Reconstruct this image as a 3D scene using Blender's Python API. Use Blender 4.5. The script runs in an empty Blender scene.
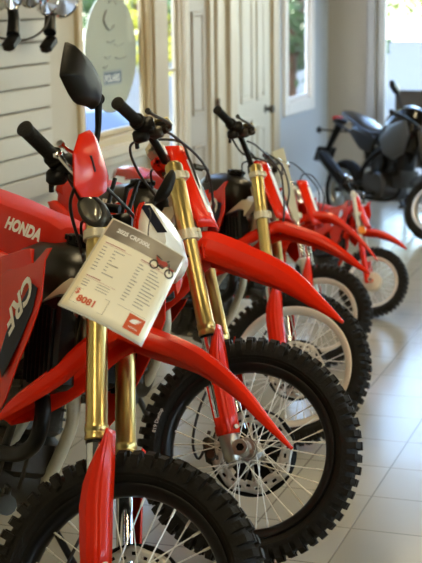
import bpy, bmesh, math, random
from mathutils import Vector, Matrix
random.seed(7)
PI = math.pi
C = bpy.context.scene.collection
V = Vector

# ------------------------------------------------------------------ materials
def mat(name, col, rough=.5, metal=0., spec=.5, coat=0., bump=0., bscale=60., var=0., vscale=6., trans=0., emit=None, estr=0., alpha=1.):
    m = bpy.data.materials.new(name); m.use_nodes = True
    nt = m.node_tree; b = nt.nodes['Principled BSDF']
    b.inputs['Base Color'].default_value = (*col, 1)
    b.inputs['Roughness'].default_value = rough
    b.inputs['Metallic'].default_value = metal
    b.inputs['Specular IOR Level'].default_value = spec
    b.inputs['Coat Weight'].default_value = coat
    b.inputs['Coat Roughness'].default_value = .06
    b.inputs['Transmission Weight'].default_value = trans
    b.inputs['Alpha'].default_value = alpha
    if emit:
        b.inputs['Emission Color'].default_value = (*emit, 1); b.inputs['Emission Strength'].default_value = estr
    tc = nt.nodes.new('ShaderNodeTexCoord')
    if var:
        n = nt.nodes.new('ShaderNodeTexNoise'); n.inputs['Scale'].default_value = vscale; n.inputs['Detail'].default_value = 4
        nt.links.new(tc.outputs['Object'], n.inputs['Vector'])
        mx = nt.nodes.new('ShaderNodeMix'); mx.data_type = 'RGBA'
        mx.inputs['A'].default_value = (*[c*(1-var) for c in col], 1); mx.inputs['B'].default_value = (*[min(1, c*(1+var)) for c in col], 1)
        nt.links.new(n.outputs['Fac'], mx.inputs['Factor']); nt.links.new(mx.outputs['Result'], b.inputs['Base Color'])
    if bump:
        n = nt.nodes.new('ShaderNodeTexNoise'); n.inputs['Scale'].default_value = bscale; n.inputs['Detail'].default_value = 5
        nt.links.new(tc.outputs['Object'], n.inputs['Vector'])
        bp = nt.nodes.new('ShaderNodeBump'); bp.inputs['Strength'].default_value = bump; bp.inputs['Distance'].default_value = .01
        nt.links.new(n.outputs['Fac'], bp.inputs['Height']); nt.links.new(bp.outputs['Normal'], b.inputs['Normal'])
    return m

M = dict(
 red=mat('red_plastic', (.68,.016,.001), .24, spec=.36, coat=.0, var=.06),
 seatred=mat('red_seat_vinyl', (.52,.014,.002), .55, spec=.2, bump=.15, bscale=300),
 gold=mat('gold_anodised', (.62,.49,.19), .30, 1., var=.08, vscale=20),
 disc=mat('polished_disc_steel', (.62,.58,.50), .35, .5),
 silver=mat('silver_aluminium', (.50,.48,.43), .34, 1., var=.08),
 pewter=mat('grey_cast_alloy', (.060,.055,.045), .42, .75, bump=.1, bscale=80, var=.12),
 framealu=mat('satin_frame_alloy', (.62,.57,.42), .42, .35, var=.08),
 chrome=mat('chrome', (.85,.85,.84), .08, 1.),
 spoke=mat('bright_spoke_steel', (.80,.76,.66), .35, .25),
 rubber=mat('tyre_rubber', (.010,.0088,.0065), .62, spec=.2, bump=.25, bscale=150, var=.2, vscale=30),
 grip=mat('grip_rubber', (.007,.0065,.005), .55, spec=.25, bump=.4, bscale=220),
 black=mat('black_plastic', (.004,.004,.004), .36, spec=.22, var=.15),
 gloss=mat('gloss_black', (.005,.005,.005), .14),
 tank=mat('olive_black_tank_plastic', (.011,.010,.006), .3, spec=.35, var=.1),
 blackrim=mat('black_rim', (.004,.004,.004), .3, spec=.3),
 white=mat('white_plastic', (.82,.80,.72), .25, coat=.3),
 navy=mat('navy_decal', (.005,.008,.022), .4, spec=.2),
 cream=mat('white_decal', (.85,.82,.76), .4),
 cable=mat('black_cable', (.01,.01,.01), .4),
 lens=mat('clear_lens', (.26,.24,.19), .15, .5, coat=.4),
 orange=mat('orange_reflector', (.8,.22,.02), .2, coat=.5),
 beige=mat('beige_hub_cover', (.62,.52,.36), .5),
 silrim=mat('silver_rim', (.74,.70,.60), .3, .4),
 brown=mat('bronze_caliper', (.10,.055,.035), .4, .6),
 mirrorblack=mat('mirror_shell_black', (.006,.0055,.004), .5, spec=.18),
 glass_m=mat('mirror_glass', (.8,.8,.8), .03, 1.),
)

# ------------------------------------------------------------------ mesh builder
class MB:
    def __init__(s, fmap=None): s.bm = bmesh.new(); s.f = fmap or (lambda a,b,c: V((a,b,c)))
    def add(s, vs, fs, mi=0):
        bv = [s.bm.verts.new(s.f(*v)) for v in vs]
        for f in fs:
            try:
                fc = s.bm.faces.new([bv[i] for i in f]); fc.material_index = mi
            except ValueError: pass
    def tube(s, pts, r, seg=12, mi=0, caps=True, smooth=0):
        pts = [V(p) for p in pts]
        if smooth: pts = catmull(pts, smooth)
        n = len(pts); rs = r if isinstance(r, (list,tuple)) else [r]*n
        if len(rs) != n:
            k = len(rs)-1; rs = [rs[min(k-1,int(i/(n-1)*k))]*(1-(i/(n-1)*k-min(k-1,int(i/(n-1)*k)))) + rs[min(k-1,int(i/(n-1)*k))+1]*(i/(n-1)*k-min(k-1,int(i/(n-1)*k))) for i in range(n)]
        vs = []; fs = []; up = None
        for i,p in enumerate(pts):
            t = (pts[min(i+1,n-1)]-pts[max(i-1,0)]).normalized()
            if up is None: up = t.orthogonal().normalized()
            up = (up - t*up.dot(t)).normalized(); w = t.cross(up)
            for k in range(seg):
                a = 2*PI*k/seg; vs.append(p+(up*math.cos(a)+w*math.sin(a))*rs[i])
        for i in range(n-1):
            for k in range(seg):
                fs.append((i*seg+k, i*seg+(k+1)%seg, (i+1)*seg+(k+1)%seg, (i+1)*seg+k))
        if caps: fs.append(tuple(range(seg))[::-1]); fs.append(tuple((n-1)*seg+k for k in range(seg)))
        s.add(vs, fs, mi)
    def lathe(s, prof, c, ax, seg=32, mi=0, closed=False, a0=0, a1=2*PI):
        # prof [(r,h)] around axis ax through c
        ax = V(ax).normalized(); x = ax.orthogonal().normalized(); y = ax.cross(x); c = V(c)
        full = abs(a1-a0-2*PI) < 1e-6; n = seg if full else seg+1
        vs = []; m = len(prof)
        for k in range(n):
            a = a0+(a1-a0)*k/seg
            for r,h in prof: vs.append(c+ax*h+(x*math.cos(a)+y*math.sin(a))*r)
        fs = []
        for k in range(seg):
            k2 = (k+1)%n
            for j in range(m if closed else m-1):
                j2 = (j+1)%m; fs.append((k*m+j, k*m+j2, k2*m+j2, k2*m+j))
        s.add(vs, fs, mi)
    def cyl(s, p0, p1, r, seg=16, mi=0, r2=None):
        s.tube([p0,p1], [r, r if r2 is None else r2], seg, mi)
    def box(s, c, sz, mi=0, bev=0, rot=None):
        x,y,z = [k/2 for k in sz]; c = V(c); R = rot or Matrix.Identity(3)
        if bev:
            b = min(bev, x*.9, y*.9, z*.9)
            prof = []
            vs = []; 
            for (zz, o) in ((-z,b),(-z+b,0),(z-b,0),(z,b)):
                for sx,sy in ((1,1),(-1,1),(-1,-1),(1,-1)):
                    X, Y = x-o, y-o
                    if (sx,sy) in ((1,1),(-1,-1)): q = [(sx*X, sy*(Y-b)), (sx*(X-b), sy*Y)]
                    else: q = [(sx*(X-b), sy*Y), (sx*X, sy*(Y-b))]
                    for a_,b_ in q: vs.append(c+R@V((a_,b_,zz)))
            fs = [tuple(range(8))[::-1], tuple(range(24,32))]
            for i in range(3):
                for k in range(8): fs.append((i*8+k, i*8+(k+1)%8, (i+1)*8+(k+1)%8, (i+1)*8+k))
            s.add(vs, fs, mi)
        else:
            vs = [c+R@V((a*x,b_*y,d*z)) for a in (-1,1) for b_ in (-1,1) for d in (-1,1)]
            s.add(vs, [(0,1,3,2),(4,6,7,5),(0,4,5,1),(2,3,7,6),(0,2,6,4),(1,5,7,3)], mi)
    def shell(s, outl, fn, t0, t1, bulge=0., inset=.82, mi=0, sm=0, backmi=None):
        if sm: outl = [tuple(q) for q in catmull([V((a,b,0)) for a,b in outl], sm, True)]; outl = [(q[0],q[1]) for q in outl]
        n = len(outl); cx = sum(p[0] for p in outl)/n; cy = sum(p[1] for p in outl)/n
        rings = [(1,t0),(1,t1)]
        if bulge: rings += [(1-(1-inset)*.4, t1+bulge*.6), (inset, t1+bulge), (inset*.5, t1+bulge*1.15)]
        vs = []
        for k,t in rings:
            for a,b in outl: vs.append(V(fn(cx+(a-cx)*k, cy+(b-cy)*k, t)))
        fs = [tuple(range(n))]
        m = len(rings)
        for i in range(m-1):
            for k in range(n): fs.append((i*n+k, i*n+(k+1)%n, (i+1)*n+(k+1)%n, (i+1)*n+k))
        fs.append(tuple((m-1)*n+k for k in range(n)))
        s.add(vs, fs, mi)
    def loft(s, secs, closed=True, caps=True, mi=0):
        n = len(secs[0]); vs = [V(p) for q in secs for p in q]; fs = []
        for i in range(len(secs)-1):
            for k in range(n if closed else n-1):
                fs.append((i*n+k, i*n+(k+1)%n, (i+1)*n+(k+1)%n, (i+1)*n+k))
        if caps and closed: fs.append(tuple(range(n))); fs.append(tuple((len(secs)-1)*n+k for k in range(n)))
        s.add(vs, fs, mi)
    def build(s, name, mats, parent=None, ang=38, solid=0, bevel=0, subsurf=0, world=None):
        bmesh.ops.recalc_face_normals(s.bm, faces=s.bm.faces)
        me = bpy.data.meshes.new(name); s.bm.to_mesh(me); s.bm.free()
        for m in (mats if isinstance(mats,(list,tuple)) else [mats]): me.materials.append(m)
        for p in me.polygons: p.use_smooth = True
        me.set_sharp_from_angle(angle=math.radians(ang))
        o = bpy.data.objects.new(name, me); C.objects.link(o)
        if parent is not None: o.parent = parent
        if solid:
            d = o.modifiers.new('thick','SOLIDIFY'); d.thickness = solid; d.offset = 0
        if bevel:
            d = o.modifiers.new('bev','BEVEL'); d.width = bevel; d.segments = 2; d.limit_method = 'ANGLE'; d.angle_limit = math.radians(40)
        if subsurf:
            d = o.modifiers.new('sub','SUBSURF'); d.levels = subsurf; d.render_levels = subsurf
        return o
def catmull(p, k, closed=False):
    n = len(p); out = []
    rng = n if closed else n-1
    for i in range(rng):
        if closed: a,b,c,d = p[(i-1)%n],p[i],p[(i+1)%n],p[(i+2)%n]
        else: a,b,c,d = p[max(i-1,0)],p[i],p[i+1],p[min(i+2,n-1)]
        for j in range(k):
            t = j/k
            out.append(.5*((2*b)+(c-a)*t+(2*a-5*b+4*c-d)*t*t+(3*b-a-3*c+d)*t**3))
    if not closed: out.append(p[-1])
    return out
def lerp(a,b,t): return a+(b-a)*t
def interp(tab, x):
    for i in range(len(tab)-1):
        if x <= tab[i+1][0]:
            t = (x-tab[i][0])/(tab[i+1][0]-tab[i][0]); return [lerp(a,b,t) for a,b in zip(tab[i][1:],tab[i+1][1:])]
    return list(tab[-1][1:])
def empty(name, label, cat, loc=(0,0,0), rot=(0,0,0), sc=1, group=None):
    o = bpy.data.objects.new(name, None); C.objects.link(o); o.empty_display_size = .1
    o.location = loc; o.rotation_euler = rot; o.scale = (sc,)*3
    o['label'] = label; o['category'] = cat
    if group: o['group'] = group
    return o
def tag(o, label, cat, group=None):
    o['label'] = label; o['category'] = cat
    if group: o['group'] = group
    return o
def text_bm(mb, body, size, fn, bold=0., mi=0, align='LEFT', thick=.0006, shear=0.):
    cu = bpy.data.curves.new('t','FONT'); cu.body = body; cu.size = size; cu.align_x = align; cu.offset = bold*size; cu.shear = shear; cu.resolution_u = 3
    ob = bpy.data.objects.new('t', cu); C.objects.link(ob)
    dg = bpy.context.evaluated_depsgraph_get(); dg.update()
    me = bpy.data.meshes.new_from_object(ob.evaluated_get(dg))
    vs = [fn(v.co.x, v.co.y, thick) for v in me.vertices]; fs = [tuple(p.vertices) for p in me.polygons]
    mb.add(vs, fs, mi)
    bpy.data.objects.remove(ob); bpy.data.curves.remove(cu); bpy.data.meshes.remove(me)

# ------------------------------------------------------------------ dirt bikes
RK = math.radians(27.2); RW = .345; TRAIL = .112
cR, sR = math.cos(RK), math.sin(RK)
A_ = V((-sR,0,cR)); N_ = V((cR,0,sR)); L_ = V((0,1,0))

def wheel(root, mp, name, rimmat, R=.345, seat_r=.267, tw=.043, hub='disc', spin=0., spokes=36, full=True, disc=None, text=False, rough=56):
    """wheel in a local frame (a,b,l) : a,b in the wheel plane, l = axle, right side negative"""
    b = MB(mp)      # rim, the part itself
    ri = seat_r-(.023 if rimmat is M['silrim'] else .020)
    prof = [(seat_r+.006,-.030),(seat_r+.004,-.024),(seat_r-.006,-.020),(ri+.004,-.015),(ri,-.006),(ri,.006),(ri+.004,.015),(seat_r-.006,.020),(seat_r+.004,.024),(seat_r+.006,.030),(seat_r-.002,.031),(seat_r-.008,.026),(seat_r-.008,-.026),(seat_r-.002,-.031)]
    prof = [(seat_r+.007,-.029),(seat_r+.007,-.024),(seat_r-.004,-.019),(seat_r-.004,.019),(seat_r+.007,.024),(seat_r+.007,.029),(seat_r-.003,.030),(ri+.002,.020),(ri-.003,.007),(ri-.003,-.007),(ri+.002,-.020),(seat_r-.003,-.030)]
    b.lathe(prof, (0,0,0), (0,0,1), 96, closed=True)
    rim = b.build(name, rimmat, root, ang=50)
    # tyre
    b = MB(mp); rc = (R-.014+seat_r)/2; ar = (R-.014-seat_r)/2
    sec = []
    for k in range(17):
        a = -PI*.92 + k/16*PI*1.84
        h = tw*math.sin(a); r = rc+ar*math.cos(a)
        if abs(a) < 1.2: r += .0
        sec.append((r,h*(1.0 if abs(a)<PI*.6 else .9)))
    b.lathe(sec, (0,0,0), (0,0,1), 96)
    for sgn in (-1,1): b.lathe([(seat_r+.020,sgn*tw*.79),(seat_r+.0215,sgn*(tw*.82+.002)),(seat_r+.023,sgn*tw*.86)], (0,0,0), (0,0,1), 96)
    Ro = R
    def knob(ang, l0, l1, r0, r1, da, tilt=0.):
        # block from r0 to r1 ; l0..l1 across; da angular half width
        vs = []
        for r,sh in ((r0,1.12),(r1,1.)):
            for aa,ll in ((-da,l0),(da,l0),(da,l1),(-da,l1)):
                lm = (l0+l1)/2; l = lm+(ll-lm)*sh
                l += 0.
                rr = r
                if tilt: # side knobs lean outwards
                    rr = r - abs(l-lm)*0 + ((lm-l)/(abs(l0-l1)+1e-6))*tilt*(1 if lm>0 else -1)
                a2 = ang+aa*sh
                vs.append((rr*math.cos(a2), rr*math.sin(a2), l))
        b.add(vs, [(0,1,2,3),(4,7,6,5),(0,4,5,1),(1,5,6,2),(2,6,7,3),(3,7,4,0)])
    n = rough
    for k in range(n):
        a = 2*PI*(k+.3)/n; p = PI/n
        sw = .0025*math.sin(k*2.4)
        for sg in (-1,1):
            lo = tw*.66; hi = tw*1.06+sw
            if k%2: hi += .003; 
            knob(a, sg*lo, sg*hi, Ro-.040, Ro-.008-(.003 if k%2 else 0), p*.52, tilt=.012)
        if k%2==0:
            knob(a, -.012, .012, Ro-.022, Ro, p*.62)
        else:
            for sg in (-1,1): knob(a, sg*.010, sg*.027, Ro-.026, Ro-.003, p*.58)
    if text:
        def fn(x,y,t):
            rr = seat_r+.026+y; aa = text + x/(seat_r+.03)
            return (rr*math.cos(aa), rr*math.sin(aa), -tw*(.93+.06*min(1,max(0,y)/.015))-.0012)
        # runs counter-clockwise seen from the right side
        text_bm(b, '819 Dunlop', .016, lambda x,y,t: ((seat_r+.028+y)*math.cos(text-x/(seat_r+.03)), (seat_r+.028+y)*math.sin(text-x/(seat_r+.03)), -tw*.985-.0012), bold=.01, mi=1)
    b.build('tire', [M['rubber'], M['cream']], rim, ang=30)
    # hub
    b = MB(mp)
    b.lathe([(.012,-.052),(.030,-.050),(.031,-.044),(.036,-.043),(.036,-.038),(.021,-.032),(.018,0),(.021,.030),(.036,.036),(.036,.042),(.028,.046),(.012,.050),(.012,-.052)], (0,0,0), (0,0,1), 28)
    b.build('hub', M['silver'], rim)
    if hub == 'cover':
        b = MB(mp)
        b.lathe([(.0,-.062),(.05,-.062),(.085,-.056),(.092,-.046),(.092,.02),(0,.02)], (0,0,0), (0,0,1), 36)
        for k in range(8): b.box((.07*math.cos(k*PI/4),.07*math.sin(k*PI/4),-.058),(.012,.012,.006),bev=.002)
        b.build('drum_brake', M['beige'], rim)
    if disc:
        b = MB(mp)
        # perforated wave disc
        ro, rin = disc, disc-.038; n = 48; rads = [rin, rin+.010, rin+.018, rin+.027, ro]
        vs = []; fs = []
        for k in range(n):
            w = .004*math.cos(k*2*PI/n*8)
            for j,r in enumerate(rads):
                r2 = r + (w if j in (0,4) else 0); a = 2*PI*k/n; vs.append((r2*math.cos(a), r2*math.sin(a), .056))
        m = len(rads)
        for k in range(n):
            for j in range(m-1):
                if (k%4 == 1 and j == 1) or (k%4 == 3 and j==2): continue
                fs.append((k*m+j, k*m+j+1, ((k+1)%n)*m+j+1, ((k+1)%n)*m+j))
        b.add(vs, fs)
        for k in range(6):
            a = k*PI/3+.2
            for s_ in (-1,1):
                b.add([((.030)*math.cos(a+.25*s_),.030*math.sin(a+.25*s_),.055),((.030)*math.cos(a-.1*s_),.030*math.sin(a-.1*s_),.055),((rin+.002)*math.cos(a+.17*s_-.03),(rin+.002)*math.sin(a+.17*s_-.03),.056),((rin+.002)*math.cos(a+.17*s_+.05),(rin+.002)*math.sin(a+.17*s_+.05),.056)],[(0,1,2,3)])
        b.lathe([(.022,.055),(.034,.055)], (0,0,0), (0,0,1), 24)
        d = b.build('brake_disc', M['disc'], rim, solid=.0035)
        b = MB(mp)   # black guard behind the disc, with cut-outs
        n = 48; rads = [disc*.30, disc*.62, disc*.86, disc+.010]; vs=[]; fs=[]
        for k in range(n):
            a = 2*PI*k/n
            for r in rads: vs.append((r*math.cos(a), r*math.sin(a), .070))
        for k in range(n):
            for j in range(3):
                if j == 1 and k%8 in (2,3,4): continue
                fs.append((k*4+j, k*4+j+1, ((k+1)%n)*4+j+1, ((k+1)%n)*4+j))
        b.add(vs, fs); b.build('disc_guard', M['black'], rim, solid=.004)
    # spokes
    for k in range(spokes):
        side = -1 if k%2 else 1; a = 2*PI*k/spokes+spin; off = (1 if (k//2)%2 else -1)*.95
        rr = ri-.001
        p0 = V((.033*math.cos(a+off), .033*math.sin(a+off), side*.040)); p1 = V((rr*math.cos(a), rr*math.sin(a), side*.006))
        if hub == 'cover': p0 = V((.088*math.cos(a+off*.5), .088*math.sin(a+off*.5), side*.040 if side<0 else .018))
        b = MB(mp); d = (p1-p0).normalized()
        b.tube([p0, p1-d*.020], .0018, 6); b.tube([p1-d*.024, p1], .0032, 6)
        b.build('spoke', M['spoke'], rim)
    return rim

def dirt_bike(name, label, loc, psi, phi, d, sc=1., kind='mx', o={}):
    root = empty(name, label, 'motorcycle', loc, (-phi, 0, -psi), sc, None)
    T0 = V((TRAIL,0,0)); Rm = Matrix.Rotation(d, 3, A_); AX = V((0,0,RW))
    def F(u,n,l): return T0 + Rm@(AX+A_*u+N_*n+L_*l-T0)       # steered fork frame
    Ri = Rm.inverted()
    def F_i(P): q = Ri@(P-T0)+T0-AX; return V((q.dot(A_), q.dot(N_), q.dot(L_)))
    usd = o.get('usd', True); UL = .36; UM = .68; UT = .90
    small = kind in ('kid','mini')
    # --- front wheel ; wheel plane axes: N (a) and A (b)
    wm = lambda a,b,l: F(b,a,l)
    wheel(root, wm, 'front_wheel', R=.350, rimmat=M['silrim'] if o.get('silrim') else M['blackrim'], spin=o.get('spin',.1), disc=None if small else .128,
          hub='cover' if kind=='mini' else 'disc', seat_r=.262 if not small else .245, tw=.043 if not small else .046, spokes=36 if not small else 28, text=o.get('tiretext',False), rough=58 if not small else 46)
    b = MB(F); b.cyl((0,0,-.130),(0,0,.130),.012,16); b.lathe([(.013,-.134),(.021,-.134),(.021,-.118),(.013,-.118)],(0,0,0),(0,0,1),20,closed=True); b.tube([(0,0,-.1335),(0,0,-.129)],.0125,6,mi=1)
    b.build('front_axle', [M['silver'],M['black']], root)
    # --- fork legs
    for s in (-1,1):
        nT = -.032; l = .105*s
        b = MB(F)
        if usd:
            b.lathe([(.0,UL-.004),(.024,UL-.004),(.0285,UL),(.0285,UL+.010),(.0265,UL+.013),(.0265,UL+.018),(.0285,UL+.021),(.0285,UL+.034),(.0265,UL+.038),(.0262,UL+.15),(.0262,UM-.03),(.0285,UM),(.0285,UT+.012),(.026,UT+.018),(.018,UT+.020),(.018,UT+.026),(0,UT+.026)], (0,nT,l), (1,0,0), 28)
            leg = b.build('fork_leg', M['gold'], root)
            b = MB(F); b.tube([(.02,nT,l),(UL+.005,nT,l)], .0235, 24); b.build('fork_slider', M['chrome'], leg)
            b = MB(F); b.lathe([(.0,.355),(.0225,.355),(.0262,.350),(.0262,.357),(.0,.358)],(0,nT,l),(1,0,0),24); b.build('dust_seal', M['black'], leg)
        else:
            b.tube([(.30,nT,l),(UT+.02,nT,l)], .021, 24)
            leg = b.build('fork_leg', M['chrome'] if kind!='mini' else M['framealu'], root)
            b = MB(F); b.lathe([(0,-.02),(.026,-.02),(.028,.0),(.028,.34),(.031,.345),(.031,.375),(.026,.38),(0,.38)],(0,nT,l),(1,0,0),24)
            b.build('fork_slider', M['red'] if kind=='mini' else M['framealu'], leg)
        b = MB(F)   # cast axle lug
        if usd:
            b.lathe([(0,-.035),(.020,-.035),(.028,-.02),(.031,.03),(.030,.055),(.026,.062),(0,.062)],(0,nT,l),(1,0,0),20)
            b.box((.0,-.010,l),(.052,.062,.042),bev=.012); b.tube([(0,0,l-.024*1),(0,0,l+.024)],.026,20)
            b.lathe([(.0135,.020),(.0135,.031),(.022,.031),(.026,.020)],(0,0,l),(0,0,s),20)
            for q in (-.016,.016): b.tube([(q,-.018,l+s*.018),(q,-.018,l+s*.028)],.005,8)
            b.tube([(-.02,.03,l-.016),(-.02,.03,l+.016)],.007,8)
        else:
            b.tube([(0,0,l-.02),(0,0,l+.02)],.022,18); b.box((.0,-.012,l),(.04,.04,.03),bev=.006)
        b.build('axle_lug', M['silver'] if kind!='mini' else M['red'], leg)
        if usd or kind=='kid':
            # fork guard : curved plastic shell wrapping front and outer side
            b = MB(F); secs = []
            g = o.get('guard', [(.045,-.056,.000),(.10,-.061,.002),(.20,-.063,.004),(.25,-.055,.006),(.29,-.040,.008),(.33,-.020,.009),(.360,-.003,.010),(.378,.006,.010)])
            for (u,n0,n1) in g:
                row = []
                # from rear-outer edge to front-inner edge as an arc round the tube
                for k in range(19):
                    t = k/18; n = lerp(n0, n1, t)
                    out = .034*math.sqrt(max(0.,1-((t-.42)/.66)**2)) + (.0022 if k in (5,6,10,11,14) else 0)
                    row.append((u, n, l + s*(out)))
                row.append((u, n1+.003, l - s*.004))
                secs.append(row)
            b.loft(secs, closed=False, caps=False)
            if o.get('slots') and s==-1:
                b.bm.faces.ensure_lookup_table()
                kill=[f for f in b.bm.faces if (min(F_i(v.co).x for v in f.verts)>.09 and max(F_i(v.co).x for v in f.verts)<.305 and -.058<F_i(f.calc_center_median()).y<-.040)]
                bmesh.ops.delete(b.bm, geom=kill, context='FACES')
            gd = b.build('fork_guard', M['red'], leg, solid=.004, ang=60)
            if usd:
                b = MB(F); b.lathe([(.033,.050),(.0355,.053),(.0355,.075),(.033,.078)],(0,nT,l),(1,0,0),24); b.tube([(.062,nT+.03,l+s*.024),(.062,nT+.035,l+s*.031)],.006,8,mi=1)
                b.build('guard_collar', [M['red'],M['silver']], leg, solid=.003)
    # --- brake hose and caliper (left side)
    if not small:
        b = MB(F)
        b.box((.035,-.128,.072),(.085,.045,.040),bev=.010); b.box((.02,-.10,.088),(.06,.07,.018),bev=.006); b.box((.065,-.095,.09),(.03,.05,.02),bev=.005)
        b.tube([(.05,-.128,.048),(.05,-.128,.044)],.013,14,mi=1); b.tube([(.02,-.128,.048),(.02,-.128,.044)],.013,14,mi=1)
        b.tube([(.085,-.125,.06),(.095,-.12,.06)],.006,8,mi=1)
        b.build('brake_caliper', [M['pewter'],M['brown']], root)
        b = MB(F); b.tube([(.075,-.13,.075),(.02,-.175,.08),(.08,-.185,.09),(.18,-.15,.12),(.30,-.08,.14),(.45,-.05,.14),(.62,-.02,.14),(.80,.03,.10),(.92,.05,.0),(.99,.0,-.15),(1.0,-.03,-.22)],.0045,8,smooth=6)
        b.build('brake_hose', M['cable'], root)
    # --- triple clamps
    for (u,nm,h) in ((UM-.0,'lower_clamp',.036),(UT-.025,'upper_clamp',.026)):
        b = MB(F)
        for s in (-1,1):
            l = .105*s
            b.lathe([(.029,-h/2),(.036,-h/2+.002),(.036,h/2-.002),(.029,h/2)],(u,-.032,l),(1,0,0),24,closed=True)
            b.box((u,.004,l),(h*.9,.016,.016),bev=.004); b.tube([(u+.006,.006,l-.018),(u+.006,.006,l+.018)],.004,8); 
        b.box((u,-.045,0),(h*.8,.060,.150),bev=.01)
        b.tube([(u-h*.5,-.056,0),(u+h*.6,-.056,0)],.026,20)
        b.build(nm, M['framealu'] if kind!='mx_black' else M['black'], root)
    b = MB(F); b.tube([(UT,-.056,0),(UT+.02,-.056,0)],.016,6); b.build('stem_nut', M['silver'], root)
    # --- handlebar
    bu = o.get('barup',0.)
    def FB(u,n,l): return F(u+bu*min(1,max(0,abs(l)-.05)/.15), n, l)
    hb = [(.945,-.062,0),(.945,-.062,-.07),(.962,-.060,-.12),(1.0,-.068,-.18),(1.022,-.078,-.24),(1.042,-.100,-.40)]
    pts = [V((u,n,-l)) for u,n,l in reversed(hb)] + [V(q) for q in hb[1:]]
    b = MB(FB); b.tube(pts, .0130, 14, smooth=4)
    if kind=='mx': b.tube([(.985,-.064,-.15),(.985,-.064,.15)], .006, 10)
    bar = b.build('handlebar', M['black'] if not small else M['black'], root)
    for s in (-1,1):
        for q in (-.0,):
            b = MB(FB); b.box((.93,-.062,s*.045),(.05,.044,.028),bev=.006)
            for z in (-.016,.016): b.tube([(.955,-.062+z,s*.045),(.960,-.062+z,s*.045)],.005,6)
            b.build('bar_clamp', M['pewter'], bar)
    def bp(t):  # point on the grip axis ; t=0 inner (l=.27) to 1 outer
        return lerp(V((1.024,-.0815,.27)), V((1.0435,-.102,.412)), t)
    for s in (-1,1):
        q = lambda t: V((bp(t).x, bp(t).y, s*bp(t).z))
        b = MB(FB)
        prof = []
        b.tube([q(0),q(.03),q(.031),q(.08),q(.081),q(.5),q(.95),q(.97),q(1.0),q(1.02)],[.020,.0255,.0255,.0255,.018,.0172,.0178,.0205,.0205,.014],20)
        for t in [x*.045+.12 for x in range(18)]: b.tube([q(t),q(t+.012)],.0186,16)
        b.tube([q(1.019),q(1.024)],.008,12)
        b.build('grip', M['grip'], bar)
        # controls
        b = MB(FB)
        if s == -1:
            b.tube([q(-.10),q(-.02)],.026,20); b.box((1.012,-.062,-.255),(.050,.055,.034),bev=.010); b.box((.985,-.085,-.250),(.04,.05,.03),bev=.008)
            b.tube([(1.000,-.10,-.25),(.96,-.11,-.22)],.007,8)
        else:
            b.box((1.005,-.075,.235),(.045,.05,.035),bev=.008)
        b.build('control_housing', M['black'], bar)
        b = MB(FB)
        b.box((1.00,-.045,s*.205),(.034,.045,.040),bev=.008); b.tube([(1.00,-.02,s*.20),(.995,.0,s*.225)],.011,12)
        if s==-1 and not small: b.box((1.018,-.022,-.190),(.024,.046,.058),bev=.008,mi=0); b.box((1.032,-.022,-.190),(.006,.050,.062),bev=.002,mi=1)
        b.build('lever_perch', [M['pewter'],M['gold'] if kind=='mx' else M['black']], bar)
        b = MB(FB)
        b.tube([(.998,-.005,s*.215),(.995,.012,s*.25),(.996,.004,s*.30),(.999,-.012,s*.352),(1.002,-.020,s*.385)],[.006,.0065,.0055,.005,.005],10,smooth=4)
        b.tube([(1.001,-.019,s*.383),(1.003,-.021,s*.393)],.009,12)
        b.build('brake_lever' if s==-1 else 'clutch_lever', M['chrome'] if kind!='mx' else M['pewter'], bar)
    b = MB(FB)
    ca = o.get('cables', [[(.99,-.05,-.2),(1.04,-.165,-.05),(.968,-.171,0),(.85,-.12,.0)],[(.99,-.03,.2),(1.046,-.111,0),(1.017,-.012,-.03),(.95,.01,-.04),(.84,.02,-.03),(.70,.0,-.04)]])
    for c_ in ca: b.tube(c_, .0045, 8, smooth=8)
    b.build('control_cable', M['cable'], root)
    if kind=='mx' and o.get('pad',True):
        b = MB(F); b.box((.99,-.085,.0),(.060,.060,.20),bev=.018); b.box((.945,-.082,0),(.05,.05,.19),bev=.015,mi=1)
        b.build('bar_pad', [M['framealu'],M['red']], root)
    # --- front fender
    top = o.get('fender', [(.46,-.325),(.50,-.285),(.575,-.170),(.640,-.085),(.672,-.02),(.676,.025),(.649,.085),(.584,.205),(.487,.305),(.400,.366),(.326,.418)])
    hw  = o.get('fhw', [.030,.052,.060,.062,.064,.064,.060,.050,.036,.022,.005])
    dp  = o.get('fdp', [.018,.046,.066,.062,.060,.062,.062,.052,.036,.022,.006])
    P = catmull([V((a,b_,0)) for a,b_ in top],4); W = catmull([V((a,b_,0)) for a,b_ in zip(hw,dp)],4)
    secs = []
    for i,(q,w) in enumerate(zip(P,W)):
        t = (P[min(i+1,len(P)-1)]-P[max(i-1,0)]).normalized(); nn = V((-t.y,t.x,0)) # upward normal in (u,n)
        if nn.x < 0: nn = -nn
        h, dd = w.x, w.y
        row = []
        for (fl,fd) in ((-.98,1.0),(-1.05,.62),(-1.03,.34),(-.72,.10),(-.66,.06),(-.36,.04),(-.30,.0),(0,-.02),(.30,.0),(.36,.04),(.66,.06),(.72,.10),(1.03,.34),(1.05,.62),(.98,1.0)):
            k = q - nn*(fd*dd) + V((0,0,fl*h)); row.append((k.x,k.y,k.z))
        secs.append(row)
    b = MB(F); b.loft(secs, closed=False, caps=False)
    fd_ = b.build('front_fender', M['red'], root, solid=.004, ang=19)
    # --- head stock and frame
    ax = lambda u: T0 + (AX + A_*u + N_*(-.056) - T0)
    b = MB(); b.tube([ax(UM+.02),ax(UT-.04)],.034,20); hd = ax(UM+.10)
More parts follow.
